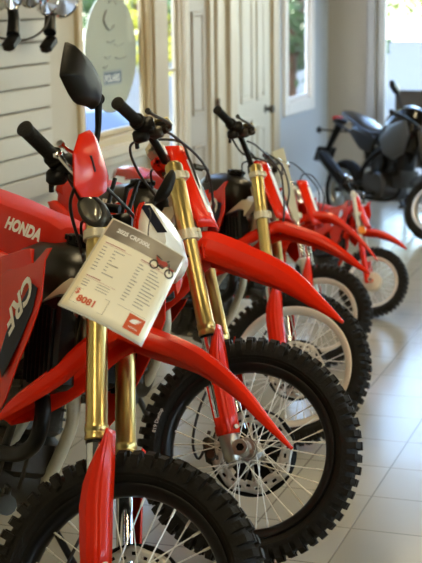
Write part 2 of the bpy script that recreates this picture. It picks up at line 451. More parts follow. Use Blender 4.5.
    for s in (-1,1):
        # twin spars
        path = [hd+V((-.0,s*.03,.03)), V((-.42,s*.075,.975)), V((-.62,s*.11,.80)), V((-.86,s*.115,.62)), V((-.90,s*.11,.42)), V((-.86,s*.10,.30))]
        path = catmull(path,4); secs = []
        for i,q in enumerate(path):
            t = (path[min(i+1,len(path)-1)]-path[max(i-1,0)]).normalized(); up = V((-t.z,0,t.x)).normalized()
            hh = .040; ww = .014
            secs.append([q+up*hh+V((0,ww,0)), q+up*hh-V((0,ww,0)), q-up*hh-V((0,ww,0)), q-up*hh+V((0,ww,0))])
        b.loft(secs)
    # down tube splitting into the cradle rails
    dt = [hd+V((-.01,0,-.06)), V((-.42,0,.86)), V((-.485,0,.755))]
    b.tube(dt, [.034,.032,.030], 14)
    for s in (-1,1):
        b.tube([V((-.485,s*.006,.790)),V((-.500,s*.020,.73)),V((-.530-.012*(s==1),s*.048,.690)),V((-.576+.033*(s==1),s*.060,.62)),V((-.645+.062*(s==1),s*.062,.52)),V((-.710+.068*(s==1),s*.064,.42)),V((-.74,s*.075,.345)),V((-.92,s*.08,.33))],[.030,.026,.020,.017,.018,.020,.018,.018],14,smooth=4)
    # subframe
    for s in (-1,1): b.tube([V((-.80,s*.09,.72)),V((-1.05,s*.10,.82)),V((-1.15 if 'tail' in o else -1.55,s*.08,.86 if 'tail' in o else .97))],.012,10); b.tube([V((-.92,s*.09,.55)),V((-1.10,s*.10,.84))],.011,10)
    b.build('frame', M['framealu'] if not small else M['red'], root)
    # gusset bracket of the neck
    for s in (-1,1):
        b = MB(); b.box((-.43,s*.065,.95),(.10,.016,.05),bev=.004,rot=Matrix.Rotation(.5,3,'Y')); b.tube([(-.46,s*.060,.955),(-.46,s*.080,.955)],.010,10); b.tube([(-.40,s*.060,.93),(-.40,s*.078,.93)],.006,8)
        b.build('engine_hanger', M['silver'], root)
    # --- tank
    tz = o.get('tankz', 1.10)
    tb_ = -.4*o.get('back',0)
    b = MB(lambda x,y,z: V((x+tb_,y,z))); secs = []
    for (x,zt,w) in ((-.465,-.075,.030),(-.485,-.040,.065),(-.53,-.018,.090),(-.60,-.004,.105),(-.68,-.004,.110),(-.76,-.020,.105),(-.82,-.05,.08)):
        row = []
        for k in range(16):
            a = 2*PI*k/16; cx_, cz_ = math.cos(a), math.sin(a)
            row.append((x, w*cx_, tz+zt-.07 + (.07 if cz_>0 else .13)*cz_))
        secs.append(row)
    b.loft(secs); tk = b.build('fuel_tank', M['tank'], root, ang=60)
    b = MB(lambda x,y,z: V((x+tb_,y,z))); b.lathe([(.036,-.010),(.038,.0),(.038,.018),(.030,.024),(0,.024)],(-.60,0,tz-.006),(-.12,0,1),20)
    for k in range(10): b.box((-.60+.038*math.cos(k*PI/5),.038*math.sin(k*PI/5),tz+.006),(.010,.010,.016),bev=.002)
    b.build('fuel_cap', M['black'], tk)
    b = MB(); b.tube([(-.60,0,tz+.015),(-.57,-.02,tz+.055),(-.48,-.02,tz+.065),(-.42,0,tz+.0)],.004,8,smooth=6); b.build('breather_hose', M['cable'], tk)
    # --- seat
    sz = o.get('seatz', 1.07); sx0 = o.get('seatx', -.60)
    tl_ = o.get('tail',1.)
    b = MB(); secs = []
    for (t,h,w,dp_) in ((0,-.055,.035,.05),(.03,-.016,.060,.10),(.10,-.004,.078,.13),(.25,0,.095,.15),(.45,.0,.108,.15),(.70,.008,.105,.13),(.95,.012,.085,.09),(1,-.01,.07,.05)):
        x = sx0 - t*.82*(tl_ if tl_==1 else .60); z = sz+h
        secs.append([(x,-w*.62,z),(x,-w*.86,z-.010),(x,-w,z-.035),(x,-w*1.05,z-dp_),(x,w*1.05,z-dp_),(x,w,z-.035),(x,w*.86,z-.010),(x,w*.62,z),(x,0,z+.005)])
    b.loft(secs); seat = b.build('seat', o.get('seatmat',M['seatred']), root, ang=35)
    if not small:
        b = MB()
        def fs(x,y,t): return V((-.83+x, -.1135-.006*0 - (.006*(.030-y)/.03), sz-.064+y))
        text_bm(b, 'HONDA', .044, lambda x,y,t: V((o.get('htx',-.88)+x*1.62, -.1050-(.030-y)*.12-.0035, sz-.064+y)), bold=.055, shear=.12)
        b.build('seat_lettering', M['cream'], seat)
    # --- side panels and rear fender
    for s in (-1,1):
        b = MB()
        ol = [(-.70,sz-.135),(-.62,sz-.06),(-.70,sz-.10),(-1.0,sz-.12),(-1.30,sz-.075),(-1.42,sz-.06),(-1.40,sz-.12),(-1.15,sz-.25),(-.98,sz-.36),(-.90,sz-.36),(-.80,sz-.22)]
        ol = [(-.60,sz-.15),(-.66,sz-.09),(-.80,sz-.13),(-1.05,sz-.13),(-1.38,sz-.075),(-1.46,sz-.085),(-1.36,sz-.15),(-1.12,sz-.27),(-.99,sz-.36),(-.88,sz-.36),(-.76,sz-.26),(-.63,sz-.20)]
        b.shell(ol, lambda a,b_,t: V((-.60+(a+.60)*(tl_ if tl_==1 else .58), s*t, b_)), .098, .112, .008, .8)
        b.tube([(-.93,s*.116,sz-.155),(-.93,s*.123,sz-.155)],.010,12,mi=1)
        b.build('side_panel', [M['red'],M['silver']], root, bevel=.002)
    b = MB(); secs = []
    for (x,z,w) in ((-1.30,sz-.03,.07),(-1.42,sz-.005,.085),(-1.58,sz+.01,.085),(-1.72,sz+.005,.07),(-1.84,sz-.02,.035)):
        if tl_ != 1: x = -.98+(x+1.30)*.30
        secs.append([(x,-w*1.1,z-.05),(x,-w,z-.01),(x,-w*.6,z+.006),(x,0,z+.010),(x,w*.6,z+.006),(x,w,z-.01),(x,w*1.1,z-.05)])
    b.loft(secs, closed=False, caps=False); b.build('rear_fender', M['red'] if kind!='dual' else M['white'], root, solid=.004)
    # --- radiators, shrouds
    for s in (-1,1):
        if small: break
        b = MB(); tilt = Matrix.Rotation(math.radians(-20),3,'Y')
        b.box((-.455-.10*(s==1),s*.085,.835),(.20,.060,.24),bev=.010,rot=tilt)
        for k in range(7):
            # louvers: upright vanes on the outer face
            xk = -.542+.0275*k
            q = V((xk+.007-.10*(s==1), s*.118, .835)); 
            b.box(q,(.007,.012,.22),bev=.002,rot=tilt)
        b.build('radiator', M['black'], root)
    shw = o.get('shw', .195 if not small else .14); bk = o.get('back', 0)
    SH = o.get('shroud', [(-.338,1.094),(-.352,1.060),(-.315,.965),(-.340,.875),(-.385,.785),(-.430,.690),(-.49,.62),(-.57,.66),(-.66,.76),(-.72,.87),(-.74,.95),(-.64,.990),(-.50,1.014),(-.41,1.045),(-.365,1.088)])
    for s in (-1,1):
        b = MB()
        def fsh(a,z,t,s=s):
            # outboard belly: widest about z=.95 leading edge, tucks in to the rear and at the top
            w = (shw if s==-1 else min(shw,.15)) - .10*max(0,(-.50-a))/.25*.45 - .12*max(0,z-1.03) - .08*max(0,.8-z)
            return V((a-bk, s*(w+t), z))
        b.shell(SH, fsh, -.004, .0, .0)
        sh = b.build('radiator_shroud', M['red'], root, bevel=.0015)
        b = MB()
        if not small:
            ps = [(-.350,.990),(-.352,.930),(-.40,.835),(-.47,.735),(-.525,.770),(-.49,.850),(-.435,.935),(-.395,.995)]
            b.shell(ps, fsh, .0005, .0015, mi=0)
            ang = math.radians(240 if s==-1 else 120); dx = V((math.cos(ang),0,math.sin(ang)))
            # read downwards to the rear
            D = V((-.58,-.81)).normalized(); U = V((-D.y, D.x)) 
            o0 = V((-.415,1.020))
            def ft(x,y,t): 
                q = o0 + D*x + V((.81,-.58)).normalized()*y; return fsh(q.x,q.y,.003)
            text_bm(b, 'CRF', .092, ft, bold=.036, mi=1, shear=.1)
        else:
            b.shell([(-.42,.99),(-.40,.94),(-.52,.84),(-.60,.80),(-.58,.88)], fsh, .0005,.0015, mi=1)
        b.build('shroud_graphic', [M['navy'],M['cream']], sh)
    # --- engine
    b = MB()
    b.lathe([(0,-.13),(.085,-.13),(.105,-.115),(.11,-.06),(.11,.08),(.10,.115),(0,.12)],(-.80,0,.42),(0,1,0),28)
    b.lathe([(0,-.10),(.08,-.10),(.09,-.08),(.09,.08),(.07,.10),(0,.10)],(-.72,0,.43),(0,1,0),26)
    b.box((-.76,0,.50),(.30,.17,.14),bev=.03)
    b.tube([(-.80,-.132,.42),(-.80,-.140,.42)],.07,24); b.tube([(-.725,-.10,.43),(-.725,-.115,.43)],.05,20)
    for k in range(8):
        a = k*PI/4; b.tube([(-.80+.088*math.cos(a),-.125,.42+.088*math.sin(a)),(-.80+.088*math.cos(a),-.14,.42+.088*math.sin(a))],.006,6)
    b.build('crankcase', M['pewter'], root)
    b = MB(); rt = Matrix.Rotation(math.radians(-12),3,'Y')
    b.box((-.68,0,.63),(.13,.14,.16),bev=.015,rot=rt); b.box((-.70,0,.75),(.17,.15,.10),bev=.02,rot=rt); b.box((-.71,0,.82),(.12,.11,.05),bev=.015,rot=rt)
    for k in range(5): b.box((-.675,0,.575+.026*k),(.155,.165,.007),rot=rt)
    b.build('cylinder_head', M['pewter'], root)
    b = MB()
    b.tube(o.get('header',[(-.60,-.03,.74),(-.51,-.07,.755),(-.43,-.095,.725),(-.380,-.10,.675),(-.382,-.10,.61),(-.425,-.10,.568),(-.50,-.10,.535),(-.60,-.11,.51),(-.74,-.14,.48),(-.88,-.15,.52),(-1.02,-.14,.62),(-1.1,-.14,.70)]),.021,18,smooth=6)
    b.tube([(-1.08,-.14,.69),(-1.15,-.15,.74),(-1.50,-.155,.90),(-1.56,-.155,.92)],[.03,.05,.05,.035],20)
    b.build('exhaust', M['black'], root)
    b = MB()   # small fittings seen between the rails: water pump, hoses, bolts
    b.tube([(-.66,-.09,.40),(-.50,-.11,.40)],.022,14); b.tube([(-.50,-.11,.40),(-.46,-.11,.41)],.027,14)
    b.box((-.60,-.10,.345),(.10,.02,.05),bev=.006); b.tube([(-.57,-.115,.35),(-.57,-.09,.35)],.008,8)
    b.box((-.50,-.10,.43),(.035,.012,.045),bev=.004); b.tube([(-.50,-.112,.435),(-.50,-.10,.435)],.009,8)
    b.tube([(-.62,-.09,.45),(-.56,-.1,.60),(-.50,-.11,.70)],.012,10,smooth=4); b.tube([(-.52,-.06,.44),(-.47,-.07,.60),(-.46,-.05,.72)],.006,8,smooth=4)
    b.build('engine_fitting', M['pewter'], root)
    # --- rear end
    b = MB()
    for s in (-1,1):
        b.loft([[(x,s*y+w,z+h),(x,s*y-w,z+h),(x,s*y-w,z-h),(x,s*y+w,z-h)] for (x,y,z,h,w) in ((-.92,.07,.40,.035,.015),(-1.15,.105,.38,.042,.016),(-1.40,.115,.35,.028,.014),(-1.54,.115,.33,.022,.012))])
    b.tube([(-.92,-.09,.40),(-.92,.09,.40)],.03,16)
    b.build('swingarm', M['framealu'], root)
    rear = lambda a,b_,l: V((-1.48+a, l, .335+b_))
    wheel(root, rear, 'rear_wheel', M['silrim'] if o.get('silrim') else M['blackrim'], R=.335 if not small else .30, seat_r=.245 if not small else .22, tw=.055, spokes=16, spin=.3, rough=44)
    b = MB(); b.tube([(-.95,0,.50),(-.98,0,.76)],.024,14)
    for k in range(9): b.lathe([(.030,-.004),(.040,0),(.030,.004)],(-.953-.003*k,0,.52+.025*k),(-.12,0,1),18)
    b.build('rear_shock', M['white'], root)
    for s in (-1,1): b = MB(); b.box((-.93,s*.19,.36),(.05,.09,.018),bev=.004); b.box((-.93,s*.13,.38),(.03,.06,.03),bev=.004); b.build('foot_peg', M['silver'], root)
    # side stand on the far (left) side, found by the floor plane under the lean
    b = MB(); foot = math.sin(phi); yl = .34; zz = yl*math.tan(phi)
    b.tube([(-.80,.12,.34),(-.86,yl-.01,zz+.014)],.011,10); b.box((-.86,yl,zz+.012),(.07,.05,.010),bev=.003,rot=Matrix.Rotation(phi,3,'X'))
    b.build('side_stand', M['pewter'] if kind!='dual' else M['black'], root)
    return root, F

# Bike poses: (front contact X, Y), heading, lean, steer
POSE = dict(
 one=((-.3181,2.9948,.0),1.0928,.2580,.7598),
 two=((.0551,4.0367,.0),.9642,.1042,.7582),
 three=((.2419,5.1709,.0),1.0466,.1804,.7281),
 four=((.4628,6.2968,.0),1.031,.135,.72),
 five=((.8277,7.2931,.0),1.0549,.1446,.72))

bike1, F1 = dirt_bike('dirt_bike', 'nearest red dirt bike with a mirror, red handguard and price card hanging on it', *POSE['one'], 1., 'dual',
    dict(seatz=1.145, tankz=1.10, spin=.12, htx=-.88, cables=[[(.99,-.05,-.2),(.96,-.10,-.12),(.88,-.10,-.05),(.80,-.09,0)],[(.99,-.05,-.18),(.93,.0,-.12),(.85,.02,-.05),(.75,-.02,0)],[(.98,-.03,.2),(.96,.03,.12),(.85,.03,.05),(.78,-.03,.02)]]))
bike2, F2 = dirt_bike('dirt_bike', 'second red dirt bike, black-rimmed front wheel fully in view, red number plate', *POSE['two'], 1., 'mx',
    dict(seatz=1.065, tankz=1.09, back=.13, shw=.15, tail=.60, spin=.05, fdp=[.02,.05,.08,.085,.096,.100,.100,.096,.080,.048,.008], slots=True, tiretext=2.74, fender=[(.48,-.30),(.52,-.26),(.60,-.160),(.655,-.10),(.70,-.035),(.704,.012),(.685,.055),(.629,.132),(.533,.244),(.425,.315),(.320,.372)]))
bike3, F3_ = dirt_bike('dirt_bike', 'red dirt bike with gold forks and pale silver front rim, third in the row', *POSE['three'], .88, 'mx',
    dict(silrim=True, seatz=1.04, tankz=1.125, barup=.05, back=.12, shw=.165, pad=False, fender=[(.50,-.32),(.54,-.28),(.611,-.20),(.645,-.10),(.665,-.02),(.668,.03),(.645,.085),(.560,.22),(.470,.31),(.410,.357),(.358,.396)],
         cables=[[(1.0,-.06,-.22),(1.08,-.13,-.12),(1.02,-.10,-.04),(.965,-.01,-.05),(.90,.06,-.05),(.80,.068,-.05),(.683,.057,-.05),(.60,.03,-.05)],[(.99,-.04,.2),(1.03,-.02,.05),(.948,.062,0),(.82,.08,.02),(.7,.03,.05)]]))
bike4, F4 = dirt_bike('dirt_bike', 'small red dirt bike with silver forks, between the silver-rimmed bike and the smallest one', *POSE['four'], .70, 'kid',
    dict(silrim=True, usd=False, seatz=1.03, tankz=1.06, fender=[(.50,-.30),(.54,-.26),(.62,-.16),(.67,-.08),(.70,-.01),(.705,.045),(.70,.12),(.650,.22),(.52,.32),(.40,.39),(.285,.440)],
         cables=[[(1.0,-.04,-.2),(1.06,0,-.1),(.98,.07,-.02),(.85,.13,.0),(.7,.10,0)],[(1.0,-.04,.2),(1.03,.03,.1),(.95,.12,0),(.8,.16,0),(.65,.10,0)]]))
bike5, F5 = dirt_bike('dirt_bike', 'smallest red dirt bike at the far end of the row, orange reflector on its fork', *POSE['five'], .55, 'mini',
    dict(silrim=True, usd=False, seatz=.98, tankz=1.0, fender=[(.50,-.22),(.55,-.18),(.56,-.12),(.555,-.06),(.545,.0),(.53,.06),(.51,.12),(.465,.20),(.40,.28),(.33,.34),(.265,.380)], fhw=[.05,.06,.07,.075,.075,.075,.07,.065,.055,.04,.02], fdp=[.02,.03,.04,.05,.055,.06,.06,.06,.05,.035,.015]))

# number plates
def number_plate(root, F, m, top=.98, bot=.71, off=.035, w=.10, stripe=True, lean=.04, wrap=.085):
    b = MB(F); secs = []
    for k in range(9):
        t = k/8; u = lerp(bot, top, t); ww = w*(.72+.28*math.sin(PI*min(1,t*1.15+.05))); nn = off+lean*(1-t)
        row = []
        for j in range(15):
            a = lerp(-1,1,j/14); row.append((u, nn + .030 - wrap*abs(a)**2.6, ww*a*1.05))
        secs.append(row)
    b.loft(secs, closed=False, caps=False)
    np_ = b.build('number_plate', m, root, solid=.004, ang=60)
    if stripe:
        b = MB(F); secs = []
        for k in range(7):
            t = k/6; u = lerp(bot+.05, top-.05, t); nn = off+lean*(1-(u-bot)/(top-bot)); tt = (u-bot)/(top-bot); ww = w*(.72+.28*math.sin(PI*min(1,tt*1.15+.05)))
            secs.append([(u, nn+.0335-wrap*abs(a)**2.6, ww*a*1.05) for a in (-.5,-.35,-.2,0,.2,.35,.5)])
        b.loft(secs, closed=False, caps=False)
        b.build('plate_background', M['cream'], np_)
        b = MB(F); secs = []
        for k in range(5):
            t = k/4; u = lerp(bot+.08, top-.14, t); nn = off+lean*(1-(u-bot)/(top-bot)); tt = (u-bot)/(top-bot); ww = w*(.72+.28*math.sin(PI*min(1,tt*1.15+.05)))
            secs.append([(u, nn+.036-wrap*abs(a)**2.6, ww*a*1.05) for a in (-.20,0,.20)])
        b.loft(secs, closed=False, caps=False)
        b.build('plate_graphic', M['navy'], np_)
number_plate(bike2, F2, M['red'], 1.0, .71, -.034, .082, lean=.052, wrap=.050)
number_plate(bike3, F3_, M['red'], .965, .67, -.030, .082, lean=.075, wrap=.050)
number_plate(bike4, F4, M['red'], .94, .61, .035, .085, lean=.055, wrap=.06)
number_plate(bike5, F5, M['red'], .92, .55, -.036, .085, lean=.075, stripe=False, wrap=.05)
b = MB(F5); b.lathe([(0,-.012),(.040,-.012),(.043,0),(.036,.012),(0,.016)],(.50,.0,-.135),(0,.3,-1),20); b.build('reflector', M['orange'], bike5)

# bike 1 extras : headlight cowl, handguards, mirrors, indicators
b = MB(F1); secs = []
for (u,n0,n1,w0,w1) in ((.800,.072,.115,.100,.082),(.82,.068,.138,.104,.085),(.845,.064,.150,.107,.087),(.90,.066,.138,.105,.086),(.935,.072,.118,.101,.084),(.950,.080,.106,.097,.084)):
    secs.append([(u,n0,-w0),(u,lerp(n0,n1,.5),-lerp(w0,w1,.38)),(u,lerp(n0,n1,.9),-w1*1.05),(u,n1,-w1*.7),(u,n1+.006,0),(u,n1,w1*.7),(u,lerp(n0,n1,.9),w1*1.05),(u,lerp(n0,n1,.5),lerp(w0,w1,.38)),(u,n0,w0)])
b.loft(secs, closed=False, caps=False)
cowl = b.build('headlight_cowl', M['white'], bike1, solid=.005, ang=60)
b = MB(F1)
cw = [( .785,.076,.098),(.81,.070,.103),(.84,.064,.108),(.90,.066,.106),(.935,.072,.102),(.954,.080,.097)]
for s in (-1,1):
    b.loft([[(u,n-.004,s*w),(u,n+.010,s*(w+.004)),(u,n+.010,s*(w-.002)),(u,n-.004,s*(w-.004))] for u,n,w in cw])
b.build('cowl_edge', M['red'], cowl)
for s in (-1,1):
    b = MB(F1); q = []
    for t in [k/6 for k in range(7)]:
        u = lerp(.946,.868,t); n = lerp(.090,.134,t)
        uw = interp([(.80,.100,.082,.072,.115),(.82,.104,.085,.068,.138),(.845,.107,.087,.064,.150),(.90,.105,.086,.066,.138),(.935,.101,.084,.072,.118),(.950,.097,.084,.080,.106)], u)
        w0,w1,n0,n1 = uw
        def at(nn):
            t2 = max(0,min(1,(nn-n0)/(n1-n0)))
            return lerp(w0, lerp(w0,w1,.38), t2/.5) if t2<.5 else lerp(lerp(w0,w1,.38), w1*1.05, (t2-.5)/.4)
        row = [(u, nn, s*(at(nn)+.0045)) for nn in (n-.012, n-.004, n+.004, n+.012)]
        q.append(row)
    b.loft(q, closed=False, caps=False); b.build('cowl_stripe', M['navy'], cowl)
b = MB(F1); b.lathe([(0,.0),(.045,.0),(.050,-.01),(.046,-.03),(0,-.05)],(.87,.112,0),(0,1,0),24); b.build('headlight_lens', M['lens'], cowl)
b = MB(F1); b.box((.80,.04,0),(.10,.10,.14),bev=.02); b.box((.93,.0,0),(.05,.07,.11),bev=.012)
b.tube([(1.06,-.013,-.03),(.987,-.032,-.03),(.93,-.04,-.03)],.006,8); b.tube([(1.045,.05,-.03),(.971,.026,-.03),(.90,.01,-.03)],.006,8); b.tube([(1.045,.05,-.03),(1.03,.02,-.03),(.96,.005,-.03)],.006,8)
b.tube([(.97,-.03,-.06),(.96,.01,-.06)],.012,10); b.build('instrument_bracket', M['black'], bike1)

for s in (-1,1):
    b = MB(F1)
    # faceted guard in front of the grip ; outline in (u,l)
    ol = [(1.050,-.318),(1.049,-.345),(1.018,-.392),(.955,-.425),(.885,-.405),(.868,-.372),(.895,-.300),(.925,-.258),(.962,-.252),(1.005,-.280)]
    def fg(u,l,t,s=s): return V((u, .050 - .25*max(0,(-l-.34)) - .5*abs(u-.96)**1.5 + t, -l if s==1 else l))
    b.shell(ol, fg, -.004, .0, .008, .60)
    hg = b.build('handguard', M['red'], bike1, ang=25)
    b = MB(F1); b.tube([fg(.935,-.355,.009),fg(.968,-.375,.009)],.0035,8); b.build('guard_slot', M['black'], hg)
    b = MB(F1); b.tube([V((1.0,-.046,s*.335)),V((.955,-.012,s*.335)),V((.905,.030,s*.335))],.0065,12,smooth=3); b.lathe([(0,-.012),(.010,-.008),(.0125,0),(.010,.008),(0,.012)],(1.002,-.048,s*.335),(1,0,0),14); b.build('guard_strut', M['chrome'], hg)
    b = MB(F1); b.tube([V((.995,-.045,s*.20)),V((.975,.01,s*.235)),V((.955,.045,s*.29))],.008,10,smooth=4); b.build('guard_bracket', M['black'], hg)
# mirrors
def mirror(s):
    b = MB(F1)
    ol = [(1.160,-.232),(1.146,-.280),(1.120,-.362),(1.140,-.440),(1.156,-.450),(1.238,-.425),(1.250,-.408),(1.256,-.320),(1.234,-.228),(1.200,-.216)]
    if s == -1:
        fn = lambda u,l,t: V((u, .006+t, l))
    else:
        fn = lambda u,l,t: V((u, .010+t*1., -l-.02))
    b.shell(ol, fn, -.006, .0, .026, .70, sm=3)
    mm = b.build('mirror', M['mirrorblack'], bike1, ang=60)
    b = MB(F1); cx_ = sum(p[0] for p in ol)/10; cy_ = sum(p[1] for p in ol)/10
    b.shell([(cx_+(a-cx_)*.9, cy_+(c-cy_)*.9) for a,c in ol], fn, -.0075, -.0062, sm=3); b.build('mirror_glass', M['glass_m'], mm)
    b = MB(F1); e = fn(1.182,-.240,.012); k = s
    b.tube([V((1.01,-.045,k*.195)),V((1.06,-.01,k*.20)),V((1.11,.006,k*.210)),V((e.x-.01,e.y,e.z)),e],[.007,.007,.0075,.010,.016],12,smooth=5)
    b.build('mirror_stem', M['mirrorblack'], mm)
mirror(-1)
b = MB(F1); b.shell([(1.170,.066),(1.150,.076),(1.100,.058),(1.083,.030),(1.083,.014),(1.120,.032)], lambda u,n,t: V((u,n,.215+t)), .0, -.012, -.010, .7, sm=3)
mm = b.build('mirror', M['mirrorblack'], bike1, ang=60)
b = MB(F1); b.tube([V((1.01,-.045,.195)),V((1.05,-.01,.20)),V((1.09,.022,.21))],[.007,.007,.009],12,smooth=4); b.build('mirror_stem', M['mirrorblack'], mm)
for s in (-1,1):
    b = MB(F1); c0 = V((.935,-.035,s*.125))
    b.shell([(.985,-.066),(.985,-.045),(.960,-.012),(.920,.004),(.893,-.006),(.887,-.030),(.915,-.064),(.955,-.078)], lambda u,n,t: V((u,n,s*(.125+t))), -.018, .006, .010, .8, sm=2)
    bl = b.build('turn_signal', M['pewter'], bike1)
    b = MB(F1); b.shell([(.975,-.060),(.975,-.045),(.953,-.019),(.922,-.006),(.902,-.013),(.898,-.030),(.920,-.057),(.953,-.069)], lambda u,n,t: V((u,n,s*(.128+t))), .0, .010, .008, .75, sm=2)
    b.build('signal_lens', M['lens'], bl)
    b = MB(F1); b.tube([(.92,-.03,s*.05),(.93,-.035,s*.13)],.012,10); b.build('signal_stalk', M['black'], bl)

# pale card hanging on the fork of the fourth bike
b = MB(F4)
b.shell([(1.094,-.077),(1.106,.005),(.90,.018),(.75,.026),(.573,.030),(.580,.005),(.632,-.018),(.86,-.050)], lambda u,n,t: V((u,n,-.30+t)), -.002,.0,0)
hc = b.build('price_card', mat('pale_card', (.70,.72,.56), .3, coat=.3), None)
def attach_world(o, root):   # a thing of its own placed with the bike's own transform
    o.matrix_world = root.matrix_world
bpy.context.view_layer.update()
hc.matrix_world = bike4.matrix_world.copy()
tag(hc, 'pale narrow card hanging beside the silver fork of the small dirt bike', 'price card')

# ------------------------------------------------------------------ price card on bike 1
tagroot = empty('price_card', 'laminated white price card reading $ 8081 hanging on the nearest dirt bike', 'price card')
TL,TR,BR,BL = V((-0.2201, 3.1354, 1.2129)), V((-0.0533, 3.0971, 1.1257)), V((-0.1493, 2.9006, 0.9647)), V((-0.3331, 2.9389, 1.0517))
DZ = 0.0
org = (BL+BR)/2
ex = ((TR-TL)+(BR-BL)).normalized(); ey = ((TL-BL)+(TR-BR)); ey = (ey-ex*ey.dot(ex)).normalized(); en = ex.cross(ey)
CW, CH = .205, .245
org = (TL+TR+BL+BR)/4 - ey*CH/2
def K(x,y,t):
    a = .5+x/CW*.94; c = .03+y/CH*.94
    return (BL.lerp(BR,a)).lerp(TL.lerp(TR,a), c) + en*t
def K2(x,y,t): # slight bow of the laminate
    return K(x,y,t+.006*math.cos(x/CW*PI)-.004*math.sin(y/CH*PI*2))
tagroot.location = K(0,CH,0); 
def tb(): return MB(lambda a,b_,c: K2(a,b_,c)-K(0,CH,0))
def grid_sheet(b, x0,x1,y0,y1,t,nx=10,ny=12,mi=0):
    vs = [(lerp(x0,x1,i/nx), lerp(y0,y1,j/ny), t) for j in range(ny+1) for i in range(nx+1)]
    b.add(vs, [(j*(nx+1)+i, j*(nx+1)+i+1, (j+1)*(nx+1)+i+1, (j+1)*(nx+1)+i) for j in range(ny) for i in range(nx)], mi)
paper = mat('printed_paper', (.92,.85,.64), .45, coat=.2, var=.03)
band = bpy.data.materials.new('grey_photo_band'); band.use_nodes = True
nt = band.node_tree; bs = nt.nodes['Principled BSDF']; bs.inputs['Roughness'].default_value=.35; bs.inputs['Coat Weight'].default_value=.5
tcn = nt.nodes.new('ShaderNodeTexCoord'); nz = nt.nodes.new('ShaderNodeTexNoise'); nz.inputs['Scale'].default_value=9; nt.links.new(tcn.outputs['Object'],nz.inputs['Vector'])
rp = nt.nodes.new('ShaderNodeValToRGB'); rp.color_ramp.elements[0].color=(.16,.13,.10,1); rp.color_ramp.elements[1].color=(.42,.36,.27,1); rp.color_ramp.elements[0].position=.35; rp.color_ramp.elements[1].position=.65
nt.links.new(nz.outputs['Fac'],rp.inputs['Fac']); nt.links.new(rp.outputs['Color'],bs.inputs['Base Color'])
ink = mat('black_ink', (.05,.045,.04), .5); inkg = mat('grey_ink', (.22,.19,.15), .5); inko = mat('orange_ink', (.62,.10,.03), .45); inkr = mat('dark_red_ink', (.35,.05,.03), .5)
b = tb(); grid_sheet(b,-CW/2,CW/2,0,CH,0); b.build('card_sheet', paper, tagroot, solid=.0012)
b = tb(); grid_sheet(b,-CW/2-.005,CW/2+.005,-.006,CH+.005,-.0012)
lam = mat('laminate_film', (.75,.72,.62), .08, coat=1.); b.build('laminate_sleeve', lam, tagroot, solid=.0006)
b = tb(); grid_sheet(b,-CW/2,CW/2,CH*.80,CH,.0009); b.build('photo_band', band, tagroot)
b = tb(); text_bm(b,'2025 CRF300L',.0155,lambda x,y,t:(x-.078,y+CH*.885,.0014),bold=.035); b.build('title_text', M['cream'], tagroot)
b = tb()
R2 = random.Random(3)
def line(x,y,w,h=.0016,mi=0): grid_sheet(b,x,x+w,y,y+h,.0012,2,1,mi)
line(-.088,.180,.055,.0018,1); line(-.088,.1765,.075,.0006,1); line(.012,.180,.052,.0018,1); line(.012,.1765,.075,.0006,1)
for k in range(8):
    y = .168-k*.0085
    line(-.088,y,.010+.006*R2.random()); line(-.058,y,R2.choice([.012,.03,.04,.008]))
for k in range(12):
    y = .167-k*.0085
    line(.012,y,.010+.008*R2.random()); 
    line(.044,y,.016+.022*R2.random())
line(-.088,.090,.038,.0018,1); line(-.088,.086,.080,.0006,1); line(.012,.058,.075,.0006,0)
for k in range(3): line(-.088,.079-k*.007,.015); line(-.052,.080-k*.007,.032,.0011)
b.build('specification_text', [inkg,inkr], tagroot)
b = tb(); text_bm(b,'$',.020,lambda x,y,t:(x-.090,y+.040,.0014),bold=.02); text_bm(b,'8081',.024,lambda x,y,t:(x-.078,y+.023,.0014),bold=.035)
for (x,y,w,h) in ((-.092,.016,.086,.0007),(-.092,.0555,.086,.0007),(-.092,.016,.0007,.040),(-.0067,.016,.0007,.040)): grid_sheet(b,x,x+w,y,y+h,.0012,1,1,1)
b.build('price_text', [inko,inkg], tagroot)
b = tb(); grid_sheet(b,.048,.090,.012,.054,.0012,4,4); 
W_ = [(.055,.034),(.060,.042),(.069,.046),(.084,.047),(.074,.0435),(.083,.0435),(.072,.040),(.080,.0395),(.070,.0365),(.076,.0355),(.068,.033),(.062,.0325)]
b.add([(x,y,.0018) for x,y in W_],[tuple(range(len(W_)))],1)
text_bm(b,'HONDA',.0062,lambda x,y,t:(x+.0585,y+.020,.0018),bold=.02,mi=1)
b.build('wing_logo', [inko,M['cream']], tagroot)
# little printed picture of a motorcycle
b = tb(); 
def pc(x,y,r0,r1,mi):
    n=20; vs=[]; 
    for k in range(n): a=2*PI*k/n; vs+= [(x+r0*math.cos(a),y+r0*math.sin(a),.0016),(x+r1*math.cos(a),y+r1*math.sin(a),.0016)]
    b.add(vs,[(2*k,2*k+1,2*((k+1)%n)+1,2*((k+1)%n)) for k in range(n)],mi)
pc(.045,.186,.0085,.0120,0); pc(.089,.183,.0085,.0120,0)
for q,mi in (([(.050,.196),(.060,.190),(.072,.190),(.078,.202),(.070,.207),(.058,.203),(.046,.206),(.040,.209),(.044,.203)],1),([(.056,.186),(.070,.185),(.073,.192),(.058,.194)],0),([(.077,.206),(.080,.206),(.091,.184),(.088,.183)],0),([(.040,.209),(.058,.205),(.060,.207),(.042,.212)],0),([(.070,.209),(.076,.214),(.078,.213),(.074,.207)],0),([(.080,.198),(.096,.197),(.099,.193),(.084,.195)],1)):
    b.add([(x,y,.0018) for x,y in q],[tuple(range(len(q)))],mi)
b.build('motorcycle_picture', [ink,inkr], tagroot)
